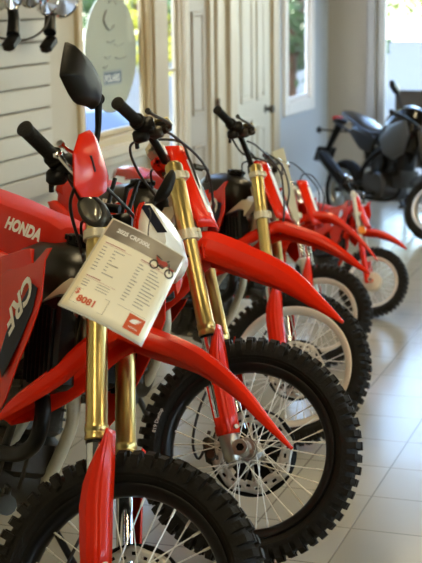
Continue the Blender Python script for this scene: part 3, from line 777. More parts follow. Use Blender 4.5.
b = MB(); b.tube([(0,0,.0),(.0,.004,.02),(.005,.03,.05),(.0,.06,.06)],.0015,6,smooth=4); b.build('hanging_tie', M['cable'], tagroot)

# ------------------------------------------------------------------ room (frame turned with the long left wall)
AL = math.radians(19.2); RZ = -AL
e1 = V((math.sin(AL),math.cos(AL),0)); e2 = V((math.cos(AL),-math.sin(AL),0))
def Rm_(t,s,z=0): return e2*t + e1*s + V((0,0,z))   # room coords -> world
XL, XR, YF, YB, H = -2.9, 5.2, 11.33, -4.0, 3.1
def rmap(t,s,z): return (t,s,z)
def room(b, name, mats, kind='structure', **k):
    o = b.build(name, mats, None, **k); o.rotation_euler = (0,0,RZ)
    if kind: o['kind'] = kind
    return o
# floor
fm = bpy.data.materials.new('floor_tiles'); fm.use_nodes = True; nt = fm.node_tree; bs = nt.nodes['Principled BSDF']
tc = nt.nodes.new('ShaderNodeTexCoord'); mp_ = nt.nodes.new('ShaderNodeMapping'); mp_.inputs['Location'].default_value = (.990+.305*20-.001, -4.068+.305*30, 0)
br = nt.nodes.new('ShaderNodeTexBrick'); br.offset = 0; br.squash = 1
for k,v in dict(Scale=1.,**{'Mortar Size':.0035,'Mortar Smooth':.3,'Brick Width':.305,'Row Height':.309,'Bias':0}).items(): br.inputs[k].default_value = v
br.inputs['Color1'].default_value=(.41,.395,.325,1); br.inputs['Color2'].default_value=(.385,.37,.305,1); br.inputs['Mortar'].default_value=(.20,.18,.15,1)
nt.links.new(tc.outputs['Object'],mp_.inputs['Vector']); nt.links.new(mp_.outputs['Vector'],br.inputs['Vector'])
nz = nt.nodes.new('ShaderNodeTexNoise'); nz.inputs['Scale'].default_value=3; nz.inputs['Detail'].default_value=6; nt.links.new(tc.outputs['Object'],nz.inputs['Vector'])
mx = nt.nodes.new('ShaderNodeMix'); mx.data_type='RGBA'; mx.blend_type='MULTIPLY'; mx.inputs['Factor'].default_value=.35
rp = nt.nodes.new('ShaderNodeValToRGB'); rp.color_ramp.elements[0].color=(.7,.7,.7,1); rp.color_ramp.elements[1].color=(1.15,1.15,1.15,1); nt.links.new(nz.outputs['Fac'],rp.inputs['Fac'])
nt.links.new(br.outputs['Color'],mx.inputs['A']); nt.links.new(rp.outputs['Color'],mx.inputs['B']); nt.links.new(mx.outputs['Result'],bs.inputs['Base Color'])
bs.inputs['Roughness'].default_value=.22; bs.inputs['Coat Weight'].default_value=.1
bp = nt.nodes.new('ShaderNodeBump'); bp.inputs['Strength'].default_value=.3; bp.inputs['Distance'].default_value=.003; bp.invert=True; nt.links.new(br.outputs['Fac'],bp.inputs['Height']); nt.links.new(bp.outputs['Normal'],bs.inputs['Normal'])
b = MB(); b.box(((XL+XR)/2,(YF+YB)/2,-.05),(XR-XL+.4,YF-YB+.4,.10)); room(b,'floor',fm)
wallm = mat('cream_wall_paint', (.44,.41,.32), .6, bump=.03, bscale=80); wallb = mat('daylit_blue_wall_paint', (.40,.45,.51), .6, bump=.03, bscale=80)  # wallb has the blue daylight near the window put into its colour
trimm = mat('cream_trim_paint', (.49,.44,.33), .4); tan = mat('tan_window_frame', (.47,.38,.22), .45); whitet = mat('white_trim_paint', (.66,.66,.66), .4)
doorm = mat('door_paint', (.35,.31,.25), .45); whdoor = mat('white_door_paint', (.52,.51,.44), .45)
b = MB(); b.box(((XL+XR)/2,(YF+YB)/2,H+.05),(XR-XL+.4,YF-YB+.4,.10)); room(b,'ceiling',mat('dark_ceiling_paint',(.10,.095,.085),.8,bump=.2,bscale=40))  # unseen ceiling, kept dark to lower the fill light
# left wall with openings : list of (s0,s1,z0,z1) openings
ops = [(6.40,7.26,.98,2.6),(7.56,7.78,.55,2.5),(10.08,10.73,.90,2.5)]
def wall_strip(b, x0, x1, ops, sa, sb):
    cur = sa
    for (a,c,z0,z1) in ops:
        b.box(((x0+x1)/2,(cur+a)/2,H/2),(x1-x0,a-cur,H)); b.box(((x0+x1)/2,(a+c)/2,z0/2),(x1-x0,c-a,z0)); b.box(((x0+x1)/2,(a+c)/2,(z1+H)/2),(x1-x0,c-a,H-z1)); cur = c
    b.box(((x0+x1)/2,(cur+sb)/2,H/2),(x1-x0,sb-cur,H))
b = MB(); wall_strip(b,XL-.03,XL,ops[:2],YB-.2,8.6); room(b,'wall_left',wallm)
b = MB(); wall_strip(b,XL-.03,XL,[(10.08,10.73,.90,2.5)],8.6,YF+.2); room(b,'wall_left_far',wallb)
# far wall with glass door opening
b = MB()
gx0,gx1 = -2.50,-1.05
for (a,c) in ((XL,gx0),(gx1,gx1+.25),(gx1+1.9,XR)):
    b.box(((a+c)/2,YF+.08,H/2),(c-a,.16,H))
for (a,c) in ((gx0,gx1),(gx1+.25,gx1+1.9)):
    b.box(((a+c)/2,YF+.08,(2.4+H)/2),(c-a,.16,H-2.4)); 
b.box((gx1+.25+.825,YF+.08,.03),(1.65,.16,.06))
room(b,'wall_far',mat('beige_grey_wall_paint',(.36,.335,.285),.6,bump=.03,bscale=80))
# right wall with unseen storefront windows added to bring in daylight, back wall
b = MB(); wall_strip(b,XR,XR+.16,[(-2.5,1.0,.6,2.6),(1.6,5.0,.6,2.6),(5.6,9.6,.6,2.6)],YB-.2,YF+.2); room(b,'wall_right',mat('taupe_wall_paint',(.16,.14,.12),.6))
b = MB(); b.box(((XL+XR)/2,YB-.08,H/2),(XR-XL,.16,H)); room(b,'wall_back',mat('charcoal_wall_paint',(.05,.05,.05),.6))  # unseen wall, darkened to cut fill and raise contrast
glass = mat('window_glass', (.95,.97,.97), .02, trans=1., spec=.3)
nt = glass.node_tree; bs = nt.nodes['Principled BSDF']; bs.inputs['IOR'].default_value = 1.05
def window(name, s0,s1,z0,z1, x, fw, fm_, depth=.10, sill=0, glasson=True, mull=()):
    b = MB(); xi = x+.018
    for (a,c,d_,e) in ((s0-fw,s0,z0-fw,z1+fw),(s1,s1+fw,z0-fw,z1+fw),(s0,s1,z0-fw,z0),(s0,s1,z1,z1+fw)):
        b.box((xi-.014,(a+c)/2,(d_+e)/2),(.040,c-a,e-d_),bev=.006)
    # stepped inner sash
    iw = .03
    for (a,c,d_,e) in ((s0,s0+iw,z0,z1),(s1-iw,s1,z0,z1),(s0,s1,z0,z0+iw),(s0,s1,z1-iw,z1)):
        b.box((xi-.032,(a+c)/2,(d_+e)/2),(.024,c-a,e-d_),bev=.004)
    for m_ in mull: b.box((xi-.032,(s0+s1)/2,m_),(.022,s1-s0,.02))
    if sill: b.box((xi+.02,(s0+s1)/2,z0-fw-.01),(.09,s1-s0+2*fw+.06,.03),bev=.006)
    f = b.build(name, fm_, None); f.rotation_euler=(0,0,RZ); f['kind']='structure'
    b = MB(); b.box((xi-.036,(s0+s1)/2,(z0+z1)/2),(.006,s1-s0,z1-z0)); b.build('pane', glass, f)
    return f
window('window_1',6.40,7.26,.98,2.6,XL,.055,tan,sill=0)
window('window_2',7.56,7.78,.55,2.5,XL,.045,trimm,mull=(1.27,))
window('window_3',10.08,10.73,.90,2.5,XL,.10,whitet)
for i,(a,c) in enumerate(((-2.5,1.0),(1.6,5.0),(5.6,9.6))):  # unseen right-wall windows, put in for their daylight
    b = MB()
    for (s0,s1,z0,z1) in ((a,a+.06,.6,2.6),(c-.06,c,.6,2.6),(a,c,.6,.66),(a,c,2.54,2.6),((a+c)/2-.03,(a+c)/2+.03,.6,2.6)): b.box((XR+.06,(s0+s1)/2,(z0+z1)/2),(.08,s1-s0,z1-z0))
    f = b.build('window_%d'%(i+4), whitet, None); f.rotation_euler=(0,0,RZ); f['kind']='structure'
    b = MB(); b.box((XR+.06,(a+c)/2,1.6),(.006,c-a,2.0)); b.build('pane', glass, f)
# window 1 deeper trim below (white ledge)
b = MB(); b.box((XL+.03,6.83,.905),(.06,1.02,.06),bev=.01); b.box((XL+.018,6.83,.855),(.036,1.04,.045),bev=.006); room(b,'trim_1',mat('pale_ledge_paint',(.56,.50,.37),.4))
# pilasters and post between openings
b = MB()
for (a,c,t_) in ((7.27,7.315,.03),(7.315,7.50,.045),(7.50,7.555,.03)): b.box((XL+t_/2,(a+c)/2,1.35),(t_,c-a,2.7),bev=.004)
room(b,'trim_2',mat('tan_post_paint',(.38,.31,.19),.45))
b = MB()
for (a,c,t_) in ((7.80,7.86,.05),(8.24,8.30,.05),(8.30,8.35,.03),(8.36,8.44,.055),(8.46,8.58,.035),(8.60,8.68,.06),(8.70,8.80,.04)): b.box((XL+t_/2,(a+c)/2,1.30),(t_,c-a,2.6),bev=.005)
room(b,'trim_3',trimm)
def door(name, s0, s1, m_, panels, knob=None, hinge=None):
    b = MB(); b.box((XL+.012,(s0+s1)/2,1.06),(.03,s1-s0,2.12),bev=.003)
    for (a,c,z0,z1) in panels:
        for (p,q,r,t_) in ((a,c,z0,z0+.025),(a,c,z1-.025,z1),(a,a+.02,z0,z1),(c-.02,c,z0,z1)): b.box((XL+.031,(p+q)/2,(r+t_)/2),(.012,q-p,t_-r),bev=.003)
        b.box((XL+.029,(a+c)/2,(z0+z1)/2),(.008,(c-a)*.7,(z1-z0)*.9),bev=.003)
    f = b.build(name, m_, None); f.rotation_euler=(0,0,RZ); f['kind']='structure'
    if knob:
        b = MB(); b.tube([(XL+.02,knob,.905),(XL+.03,knob,.905)],.032,20); b.tube([(XL+.03,knob,.905),(XL+.06,knob,.905)],.012,12); b.lathe([(0,0),(.022,.004),(.030,.02),(.024,.036),(0,.042)],(XL+.055,knob,.905),(1,0,0),20)
        b.build('door_knob', M['pewter'], f)
    if hinge:
        for z in (1.01,1.85,.25):
            b = MB(); b.box((XL+.062,hinge,z),(.008,.05,.09)); b.tube([(XL+.067,hinge,z-.05),(XL+.067,hinge,z+.05)],.008,10); b.build('hinge', M['brown'], f)
door('door_1',7.86,8.24,doorm,[(7.95,8.15,.25,.80),(7.95,8.15,.98,1.60),(7.95,8.15,1.70,2.0)],hinge=8.33)
door('door_2',8.82,9.60,whdoor,[(8.90,9.15,.25,.88),(8.90,9.15,.98,1.95),(9.25,9.42,.25,.80),(9.25,9.42,.98,1.95)],knob=9.46)
b = MB()
for (a,c,t_) in ((9.60,9.70,.05),(9.70,9.80,.035)): b.box((XL+t_/2,(a+c)/2,1.15),(t_,c-a,2.3),bev=.005)
room(b,'trim_4',mat('tan_door_jamb_paint',(.42,.36,.25),.45))
b = MB(); b.box((XL+.008,9.0,.06),(.016,4.6,.12),bev=.004); room(b,'baseboard_left',whitet)
b = MB(); b.box((-2.70,YF-.008,.06),(.38,.016,.12),bev=.004); room(b,'baseboard_far',whitet)
# glass door in the far wall
b = MB()
for (a,c,z0,z1) in ((gx0,gx0+.07,0,2.4),(gx1-.07,gx1,0,2.4),(gx0,gx1,0,.12),(gx0,gx1,2.3,2.4)): b.box(((a+c)/2,YF+.06,(z0+z1)/2),(c-a,.07,z1-z0),bev=.004)
f = b.build('door_3', mat('aluminium_door_frame',(.42,.44,.45),.4,.5), None); f.rotation_euler=(0,0,RZ); f['kind']='structure'
b = MB(); b.box(((gx0+gx1)/2,YF+.07,1.2),(gx1-gx0,.008,2.3)); b.build('pane', glass, f)
b = MB()
for (a,c,z0,z1) in ((gx1+.25,gx1+.31,.06,2.4),(gx1+1.84,gx1+1.9,.06,2.4),(gx1+.25,gx1+1.9,.06,.14),(gx1+.25,gx1+1.9,2.3,2.4)): b.box(((a+c)/2,YF+.06,(z0+z1)/2),(c-a,.07,z1-z0),bev=.004)
f = b.build('window_7', M['framealu'], None); f.rotation_euler=(0,0,RZ); f['kind']='structure'
b = MB(); b.box((gx1+1.07,YF+.07,1.2),(1.6,.008,2.3)); b.build('pane', glass, f)
b = MB(); b.box((-2.535,YF-.01,1.2),(.06,.05,2.4),bev=.004); room(b,'trim_5',mat('grey_jamb_paint',(.36,.37,.38),.5))

# slatwall display panel
b = MB(); s0,s1 = 2.0,6.01; zz = .79
b.box((XL+.006,(s0+s1)/2,(.79+2.6)/2),(.012,s1-s0,1.81),mi=1)
z = .79
slat = mat('slatwall_laminate',(.47,.45,.37),.45,var=.04,vscale=5); groove = mat('slat_groove',(.22,.20,.16),.6)
while z < 2.55:
    b.box((XL+.018,(s0+s1)/2,z+.0475),(.016,s1-s0,.093),bev=.003); z += .1015
sw = b.build('slatwall_panel',[slat,groove],None); sw.rotation_euler=(0,0,RZ)
tag(sw,'white slatwall display panel with dark horizontal grooves on the left wall','wall panel')

# rack of black and chrome parts hanging on the slatwall
rk = empty('hanging_accessory','black and chrome light bar hanging on the white slatwall, top left','motorcycle part', Rm_(XL+.055,5.44,1.565), (0,0,RZ),1.12)
def rb(): return MB()
b = rb(); b.tube([(.03,-.32,.10),(.06,-.12,.12),(.10,.10,.14),(.08,.30,.20),(.02,.42,.32)],.012,10,smooth=5); b.tube([(.03,-.20,-.01),(.10,.0,-.04),(.12,.16,.0),(.10,.28,.10)],.005,8,smooth=5); b.build('bar_tube', M['pewter'], rk)
for (y,z,c) in ((-.02,.0,0),(.30,-.02,1)):
    b = rb(); b.tube([(.06,y+.02,.14),(.07,y+.02,.05),(.09,y-.03,-.02)],[.018,.022,.026],12,smooth=3); b.box((.09,y-.045,-.045+z),(.05,.09,.045),bev=.012,rot=Matrix.Rotation(.5,3,'X')); b.build('rubber_mount', M['black'], rk)
for (y,z,r) in ((-.24,.15,.05),(-.10,.12,.045),(.06,.14,.06),(.20,.10,.05),(.36,.11,.075)):
    b = rb(); b.lathe([(0,-.03),(r*.6,-.03),(r,0),(r,.02),(r*.9,.025),(r*.85,.018),(0,.005)],(.11,y,z),(.8,-.3,-.3),24); b.build('lamp', M['chrome'], rk)
b = rb(); b.box((-.005,.0,.12),(.04,.10,.10),bev=.01); b.build('wall_bracket', M['silver'], rk)

# oval sign in window 1
sg = empty('oval_sign','cream oval sign with the word POLARIS hanging in the left window','sign', Rm_(XL-.045,6.895,1.405), (0,0,RZ))
b = MB(); n=40; b.loft([[(tx,.345*math.cos(2*PI*k/n),.315*math.sin(2*PI*k/n)) for k in range(n)] for tx in (-.004,.004)]); b.build('sign_board', mat('cream_sign',(.46,.47,.36),.5,var=.03), sg)
b = MB()
def sgm(x,y,t): return V((.006,x,y))
text_bm(b,'POLARIS',.052,lambda x,y,t:V((.0075,x-.105,y-.150)),bold=.03,mi=0)
b.add([(.0055,-.125,-.170),(.0055,.125,-.170),(.0055,.125,-.090),(.0055,-.125,-.090)],[(0,1,2,3)],1); b.add([(.0065,-.110,-.158),(.0065,.115,-.158),(.0065,.115,-.102),(.0065,-.110,-.102)],[(0,1,2,3)],2)
b.build('sign_lettering',[M['cream'],mat('sign_border_grey',(.35,.37,.36),.5),mat('sign_blue_grey',(.10,.14,.20),.5)],sg)
b = MB()
b.tube([(.007,-.06,.22),(.007,-.10,.17),(.007,-.03,.12),(.007,.04,.14)],.006,6,smooth=4); b.tube([(.007,-.03,.26),(.007,.03,.28),(.007,.07,.25)],.005,6,smooth=4)
for y0,z0,w in ((-.06,.06,.10),(.04,.04,.12),(-.1,-.02,.08),(.05,-.03,.14),(-.12,-.07,.05)): b.tube([(.007,y0,z0),(.007,y0+w*.5,z0-.008),(.007,y0+w,z0+.004)],.004,6,smooth=3)
b.build('sign_drawing', mat('faint_grey_print',(.42,.42,.36),.5), sg)

# ------------------------------------------------------------------ black street motorcycles
def street_bike(name,label,loc,psi,phi,d,sc=1.,lod=0):
    root = empty(name,label,'motorcycle',loc,(-phi,0,-psi),sc)
    r = .245; rk = math.radians(25); A = V((-math.sin(rk),0,math.cos(rk))); N = V((math.cos(rk),0,math.sin(rk))); T=V((.08,0,0)); R=Matrix.Rotation(d,3,A)
    def F(u,n,l): return T + R@(V((0,0,r))+A*u+N*n+L_*l-T)
    def whl(mp,nm):
        b = MB(mp); b.lathe([(.165,-.045),(.150,-.040),(.140,-.02),(.140,.02),(.150,.040),(.165,.045),(.172,.045),(.158,.0),(.172,-.045)],(0,0,0),(0,0,1),40,closed=True)
        for k in range(5):
            a=k*2*PI/5+.3; 
            for da in (-.16,.16):
                b.loft([[((.035+tt*.110)*math.cos(a+da*tt)+w*math.sin(a),(.035+tt*.110)*math.sin(a+da*tt)-w*math.cos(a),l) for w,l in ((-.010,-.014),(.010,-.014),(.010,.014),(-.010,.014))] for tt in (0,1)])
        b.lathe([(0,-.05),(.04,-.05),(.045,-.03),(.045,.03),(.04,.05),(0,.05)],(0,0,0),(0,0,1),24)
        rim = b.build(nm, M['silver'], root)
        b = MB(mp); sec=[]
        for k in range(15):
            a=-PI*.85+k/14*PI*1.7; sec.append((.205+.040*math.cos(a),.055*math.sin(a)))
        b.lathe(sec,(0,0,0),(0,0,1),60)
        for k in range(30):
            a=2*PI*k/30
            for s in (-1,1): b.tube([(.245*math.cos(a),.245*math.sin(a),s*.008),(.236*math.cos(a+.07),.236*math.sin(a+.07),s*.036)],.0025,4)
        b.build('tire', M['rubber'], rim)
        b = MB(mp); b.lathe([(.055,.062),(.100,.062)],(0,0,0),(0,0,1),36); b.build('brake_disc', M['silver'], rim, solid=.004)
    whl(lambda a,b_,l:F(b_,a,l),'front_wheel'); whl(lambda a,b_,l:V((-1.20+a,l,.245+b_)),'rear_wheel')
    for s in (-1,1):
        b = MB(F); b.tube([(-.02,-.01,s*.085),(.30,-.01,s*.085)],.024,14); b.tube([(.28,-.01,s*.085),(.62,-.01,s*.085)],.019,14,mi=1); b.build('fork_leg',[M['black'],M['pewter']],root)
    b = MB(F); b.box((.34,-.01,0),(.04,.05,.22),bev=.01); b.build('lower_clamp',M['black'],root); b = MB(F); b.box((.60,-.02,0),(.03,.06,.22),bev=.01); b.build('upper_clamp',M['black'],root)
    b = MB(F); secs=[]
    for k in range(9):
        a=lerp(-.5,2.2,k/8); secs.append([(.275*math.sin(a),.275*math.cos(a)*1,l) for l in (-.06,-.05,0,.05,.06)])
    b.loft(secs,closed=False,caps=False); b.build('front_fender',M['gloss'],root,solid=.004)
    b = MB(F); b.tube([(.68,-.10,-.36),(.67,-.06,-.24),(.63,-.02,-.10),(.62,-.02,0),(.63,-.02,.10),(.67,-.06,.24),(.68,-.10,.36)],.011,10,smooth=4); bar=b.build('handlebar',M['black'],root)
    for s in (-1,1):
        b=MB(F); b.tube([(.675,-.08,s*.25),(.682,-.105,s*.38)],.018,14); b.build('grip',M['grip'],bar)
        b=MB(F); b.tube([(.68,-.06,s*.24),(.78,-.06,s*.28),(.86,-.07,s*.33)],.006,8,smooth=4); b.shell([(.84,.26),(.90,.28),(.91,.38),(.86,.40),(.83,.33)],lambda u,l,t:V((u,-.07+t,s*l)),-.01,.01,.012,.8,sm=2); b.build('mirror',M['black'],bar)
        b=MB(F); b.tube([(.50,.05,s*.10),(.50,.06,s*.15)],.008,8); b.lathe([(0,-.02),(.020,-.015),(.024,.01),(0,.03)],(.50,.06,s*.165),(0,.4,s),14,mi=1); b.build('turn_signal',[M['black'],M['orange']],root)
    b=MB(F); b.lathe([(0,-.05),(.06,-.045),(.08,.0),(.078,.03),(0,.045)],(.50,.07,0),(0,1,0),28); b.build('headlight',M['lens'],root)
    # body
    b=MB(); b.box((-.58,0,.53),(.42,.17,.24),bev=.04); b.tube([(-.60,-.09,.52),(-.60,-.12,.52)],.06,16); b.tube([(-.45,-.09,.50),(-.45,-.11,.50)],.04,14); b.build('engine_cover',M['black'],root)
    b=MB(); secs=[]
    for (x,zt,zb,w) in ((-.24,.84,.66,.05),(-.30,.94,.60,.12),(-.42,.97,.58,.16),(-.56,.93,.58,.15),(-.68,.81,.60,.10)):
        secs.append([(x,w*math.cos(2*PI*k/14),(zt+zb)/2+(zt-zb)/2*math.sin(2*PI*k/14)) for k in range(14)])
    b.loft(secs); b.build('fuel_tank',M['gloss'],root,ang=60)
    for s in (-1,1):
        b=MB(); b.shell([(-.24,.76),(-.30,.86),(-.46,.82),(-.60,.70),(-.54,.60),(-.40,.56),(-.28,.62)],lambda a,z,t:V((a,s*t,z)),.125,.145,.02,.7); b.build('side_shroud',mat('dark_grey_shroud',(.05,.052,.055),.4) if s==-1 else M['gloss'],root)
        b=MB(); b.shell([(-.70,.70),(-1.02,.76),(-1.10,.72),(-.92,.60),(-.76,.56)],lambda a,z,t:V((a,s*t,z)),.085,.10,.01,.8); b.build('side_panel',M['gloss'],root)
    b=MB(); secs=[]
    for (x,z,w,h) in ((-.62,.77,.06,.05),(-.74,.755,.11,.07),(-.90,.77,.125,.07),(-1.04,.83,.12,.07),(-1.22,.87,.10,.06),(-1.32,.875,.06,.04)):
        secs.append([(x,-w*.7,z),(x,-w,z-.02),(x,-w,z-h),(x,w,z-h),(x,w,z-.02),(x,w*.7,z),(x,0,z+.008)])
    b.loft(secs); b.build('seat',mat('seat_vinyl_black',(.02,.02,.022),.25),root,subsurf=1)
    b=MB(); b.box((-1.38,0,.78),(.10,.10,.05),bev=.015); b.tube([(-1.38,0,.77),(-1.50,0,.58),(-1.56,0,.46)],[.035,.025,.02],10); b.box((-1.56,0,.50),(.02,.18,.13),bev=.006,rot=Matrix.Rotation(.4,3,'Y'));
    for s in (-1,1): b.tube([(-1.42,0,.70),(-1.43,s*.14,.70)],.008,8)
    tl=b.build('tail_bracket',M['black'],root)
    b=MB(); b.box((-1.42,0,.80),(.03,.10,.04),bev=.01); b.build('tail_light',mat('red_tail_lens',(.6,.01,.01),.2,coat=.5),tl)
    for s in (-1,1): b=MB(); b.lathe([(0,-.03),(.02,-.02),(.022,.01),(0,.03)],(-1.43,s*.16,.70),(0,0,1),14); b.build('turn_signal',M['orange'] if s==1 else M['black'],tl)
    b=MB(); b.lathe([(0,-.12),(.09,-.12),(.11,-.10),(.11,.10),(.09,.12),(0,.12)],(-.62,0,.34),(0,1,0),26); b.lathe([(0,-.10),(.07,-.10),(.085,-.08),(.085,.10),(0,.11)],(-.76,0,.36),(0,1,0),24); b.box((-.66,0,.42),(.26,.14,.12),bev=.03)
    for k in range(6): b.box((-.46+.022*k,0,.42),(.010,.15,.13),rot=Matrix.Rotation(-.1,3,'Y'))
    b.tube([(-.44,0,.42),(-.34,0,.43)],.055,16); b.build('engine',mat('dark_engine_alloy',(.06,.058,.055),.4,.6),root)
    b=MB(); b.tube([(-.40,-.05,.40),(-.38,-.06,.32),(-.50,-.09,.25),(-.80,-.11,.24),(-.96,-.13,.27)],.016,12,smooth=5); b.tube([(-.92,-.13,.26),(-1.0,-.145,.31),(-1.32,-.165,.50),(-1.36,-.165,.52)],[.02,.045,.048,.03],18); b.build('exhaust',M['black'],root)
    b=MB(); 
    for s in (-1,1): b.tube([(-.80,s*.07,.36),(-1.20,s*.085,.245)],.02,12); b.tube([(-.30,s*.03,.70),(-.60,s*.10,.62),(-.85,s*.09,.45),(-.82,s*.08,.32)],.02,12,smooth=4); b.tube([(-.75,s*.08,.62),(-1.30,s*.07,.76)],.012,10)
    b.tube([(-.30,0,.66),(-.42,0,.50)],.02,12); b.tube([F(.34,-.05,0),F(.62,-.05,0)],.03,14); b.tube([(-.28,0,.72),(-.20,0,.74)],.03,12); b.build('frame',M['black'],root)
    b=MB(); b.tube([(-.90,.0,.46),(-1.0,.0,.68)],.02,12)
    for k in range(7): b.lathe([(.026,-.004),(.034,0),(.026,.004)],(-.91-.012*k,0,.48+.028*k),(-.4,0,1),16)
    b.build('rear_shock',M['black'],root)
    b=MB(); yl=.26; zz=yl*math.tan(phi); b.tube([(-.62,.10,.26),(-.54,yl,zz+.012)],.010,10); b.box((-.54,yl,zz+.010),(.06,.04,.010),bev=.003,rot=Matrix.Rotation(phi,3,'X')); b.build('side_stand',M['black'],root)
    for s in (-1,1): b=MB(); b.tube([(-.62,s*.10,.28),(-.62,s*.22,.28)],.013,10); b.build('foot_peg',M['black'],root)
    return root
street_bike('motorcycle','black street motorcycle parked beyond the red dirt bikes, by the glass door',(1.52,9.50,0),1.10,.12,.6,.95)

# dark display board by the glass door
db = empty('display_board','dark brown display board standing before the glass door at the right edge','board', Rm_(-2.08,11.12,0),(0,0,RZ))
b=MB(); b.box((.10,0,.62),(.62,.03,.62),bev=.006); b.build('board_panel',mat('dark_brown_board',(.05,.04,.03),.5,var=.1),db)
for x in (-.12,.32): b=MB(); b.box((x,.02,.16),(.03,.03,.32),bev=.004); b.box((x,.0,.012),(.04,.34,.024),bev=.004); b.build('board_stand',M['black'],db)

# ------------------------------------------------------------------ outside
def outroom(b,name,m_): o=b.build(name,m_,None); o.rotation_euler=(0,0,RZ); return o
b=MB(); b.box((0,8,-.20),(90,90,.15)); g=outroom(b,'ground',mat('pale_paving',(.13,.12,.10),.7,var=.1,vscale=1.)); g['kind']='structure'
leaf = mat('leaf_green',(.06,.11,.03),.6,var=.5,vscale=3); leafy2 = mat('leaf_yellow_green',(.22,.26,.05),.6,var=.4,vscale=3); leafy = mat('leaf_yellow',(.50,.48,.04),.6,var=.4,vscale=3)
def shrub(nm,label,t,s,h,r,m_,n=1400,group=None):
    rr = random.Random(int(t*10)+int(s)); b=MB(); b.tube([(0,0,-.14),(0,0,h*.4)],.06*h/3,8,mi=1)
    for k in range(5): a=k*1.257; b.tube([(0,0,h*.2),(r*.5*math.cos(a),r*.5*math.sin(a),h*.65)],.03,6,mi=1)
    for k in range(n):
        a=rr.uniform(0,2*PI); u=rr.uniform(-1,1); q=rr.uniform(.55,1.)**.5; sx=math.sqrt(1-u*u)
        lump = 1+.18*math.sin(3*a+u*4)
        c=V((r*q*sx*math.cos(a)*lump,r*q*sx*math.sin(a)*lump,h*.58+h*.44*q*u*lump)); d1=V((rr.gauss(0,1),rr.gauss(0,1),rr.gauss(0,1))).normalized(); d2=d1.orthogonal(); sz=rr.uniform(.06,.14)*(h/3)
        b.add([c-d1*sz,c+d2*sz*.5,c+d1*sz,c-d2*sz*.5],[(0,1,2,3)])
    o=b.build(nm,[m_,M['brown']],None); p=Rm_(t,s,0); o.location=(p.x,p.y,0); tag(o,label,'tree',group); return o
G='trees and bushes outside the showroom windows'
shrub('tree','leafy green tree outside, seen above the sign through the left window',-20,46,4,4.5,leaf,3000)
shrub('tree','green tree outside, seen through the narrow sidelight beside the door',-14,37,4,3.2,leaf,3000)
shrub('bush','yellow-leaved bush outside, at the right edge of the left window',-9.6,24.5,2.4,.8,leafy,900)
shrub('tree','dark green tree outside, seen through the window by the corner',-5.8,20.5,3.4,1.7,leaf,2600)
shrub('tree','yellow-green tree outside, seen through the glass door at right',-13.,60,4.0,5.5,leafy2,3000)
# parked blue car outside the left window
cr = empty('car','parked blue and white car outside, low in the left window','car',Rm_(-6.2,12.6,-.12),(0,0,RZ+.5))
b=MB(); b.box((0,0,.55),(1.7,4.0,.55),bev=.15); b.build('car_body',mat('blue_car_paint',(.07,.10,.15),.3,coat=.5),cr)
b=MB(); b.loft([[(-.75,-1.1,.8),(.75,-1.1,.8),(.75,1.3,.8),(-.75,1.3,.8)],[(-.62,-.6,1.30),(.62,-.6,1.30),(.62,.9,1.30),(-.62,.9,1.30)]]); b.build('car_cabin',mat('white_car_roof',(.75,.75,.72),.3),cr,bevel=.05)
for x in (-.8,.8):
    for y in (-1.25,1.25): b=MB(); b.tube([(x-.08,y,.32),(x+.08,y,.32)],.32,24); b.tube([(x-.09,y,.32),(x+.09,y,.32)],.18,16,mi=1); b.build('wheel',[M['rubber'],M['silver']],cr)

# ------------------------------------------------------------------ lights
lampm = mat('lamp_tube',(.9,.9,.9),.5,emit=(1.,.80,.50),estr=6.)
k=0
for (t,s) in ((-1.6,1.2),(-1.6,3.9),(-1.6,6.6),(-1.6,9.3),(1.4,1.2),(1.4,3.9),(1.4,6.6),(1.4,9.3),(4.0,2.5),(4.0,6.5)):
    p=Rm_(t,s,H); fx=empty('ceiling_light','long fluorescent ceiling light above the showroom floor','light',(p.x,p.y,H-.001),(0,0,RZ),1,'ceiling lights')
    b=MB(); b.box((0,0,-.03),(.26,1.25,.06),bev=.01); b.build('housing',whitet,fx)
    for x in (-.07,.07): b=MB(); b.tube([(x,-.58,-.075),(x,.58,-.075)],.016,10); b.build('tube',lampm,fx)
    L=bpy.data.lights.new('ceiling_lamp','AREA'); L.shape='RECTANGLE'; L.size=.22; L.size_y=1.2; L.energy=27; L.color=(1.,.81,.47)
    lo=bpy.data.objects.new('ceiling_lamp',L); C.objects.link(lo); lo.location=(p.x,p.y,H-.11); lo.rotation_euler=(0,0,RZ); k+=1
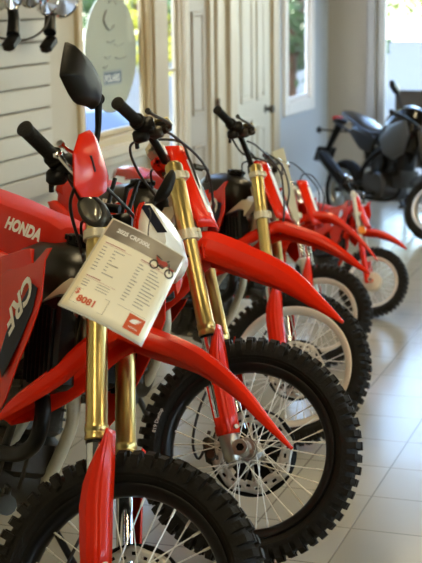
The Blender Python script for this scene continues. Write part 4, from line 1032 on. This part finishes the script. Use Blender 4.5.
# daylight through the window openings
def portal(t,s,z,w,h,rotz,e,col=(.72,.86,1.)):
    p=Rm_(t,s,z); L=bpy.data.lights.new('window_daylight','AREA'); L.shape='RECTANGLE'; L.size=w; L.size_y=h; L.energy=e; L.color=col
    o=bpy.data.objects.new('window_daylight',L); C.objects.link(o); o.location=p; o.rotation_euler=(-PI/2,0,RZ+rotz); L.cycles.is_portal=True
portal(-1.77,YF+.17,1.2,1.35,2.2,0,50,(.50,.72,1.))        # far glass door, shining towards -s
portal(.03,YF+.17,1.2,1.5,2.2,0,45,(.5,.72,1.))
portal(XR+.3,7.6,1.6,3.8,1.9,-PI/2,70); portal(XR+.3,3.3,1.6,3.2,1.9,-PI/2,30)  # sky portals at the added, unseen right-wall windows
W=bpy.data.worlds.new('world'); bpy.context.scene.world=W; W.use_nodes=True; nt=W.node_tree; bg=nt.nodes['Background']
sk=nt.nodes.new('ShaderNodeTexSky'); sk.sky_type='NISHITA'; sk.sun_disc=False; sk.sun_elevation=math.radians(40); sk.sun_rotation=math.radians(200); nt.links.new(sk.outputs['Color'],bg.inputs['Color']); bg.inputs['Strength'].default_value=2.0
S=bpy.data.lights.new('sun','SUN'); S.energy=1.8; S.angle=.05; S.color=(1,.93,.8); so=bpy.data.objects.new('sun',S); C.objects.link(so); so.rotation_euler=(math.radians(48),0,math.radians(120))

# ------------------------------------------------------------------ camera
cam=bpy.data.cameras.new('camera'); co=bpy.data.objects.new('camera',cam); C.objects.link(co)
cam.sensor_fit='HORIZONTAL'; cam.sensor_width=36; cam.lens=1398.8/422*36
TILT=.20297; ROLL=.013
co.location=(0,0,1.7037)
co.rotation_euler=(Matrix.Rotation(PI/2-TILT,3,'X')@Matrix.Rotation(-ROLL*-1*-1,3,'Z')).to_euler()
cam.clip_start=.05; cam.clip_end=200
cam.dof.use_dof=True; cam.dof.focus_distance=3.75; cam.dof.aperture_fstop=7.5
sc=bpy.context.scene; sc.camera=co
sc.view_settings.view_transform='Standard'; sc.view_settings.look='None'; sc.view_settings.gamma=1; sc.view_settings.exposure=-0.32; sc.view_settings.use_curve_mapping=False
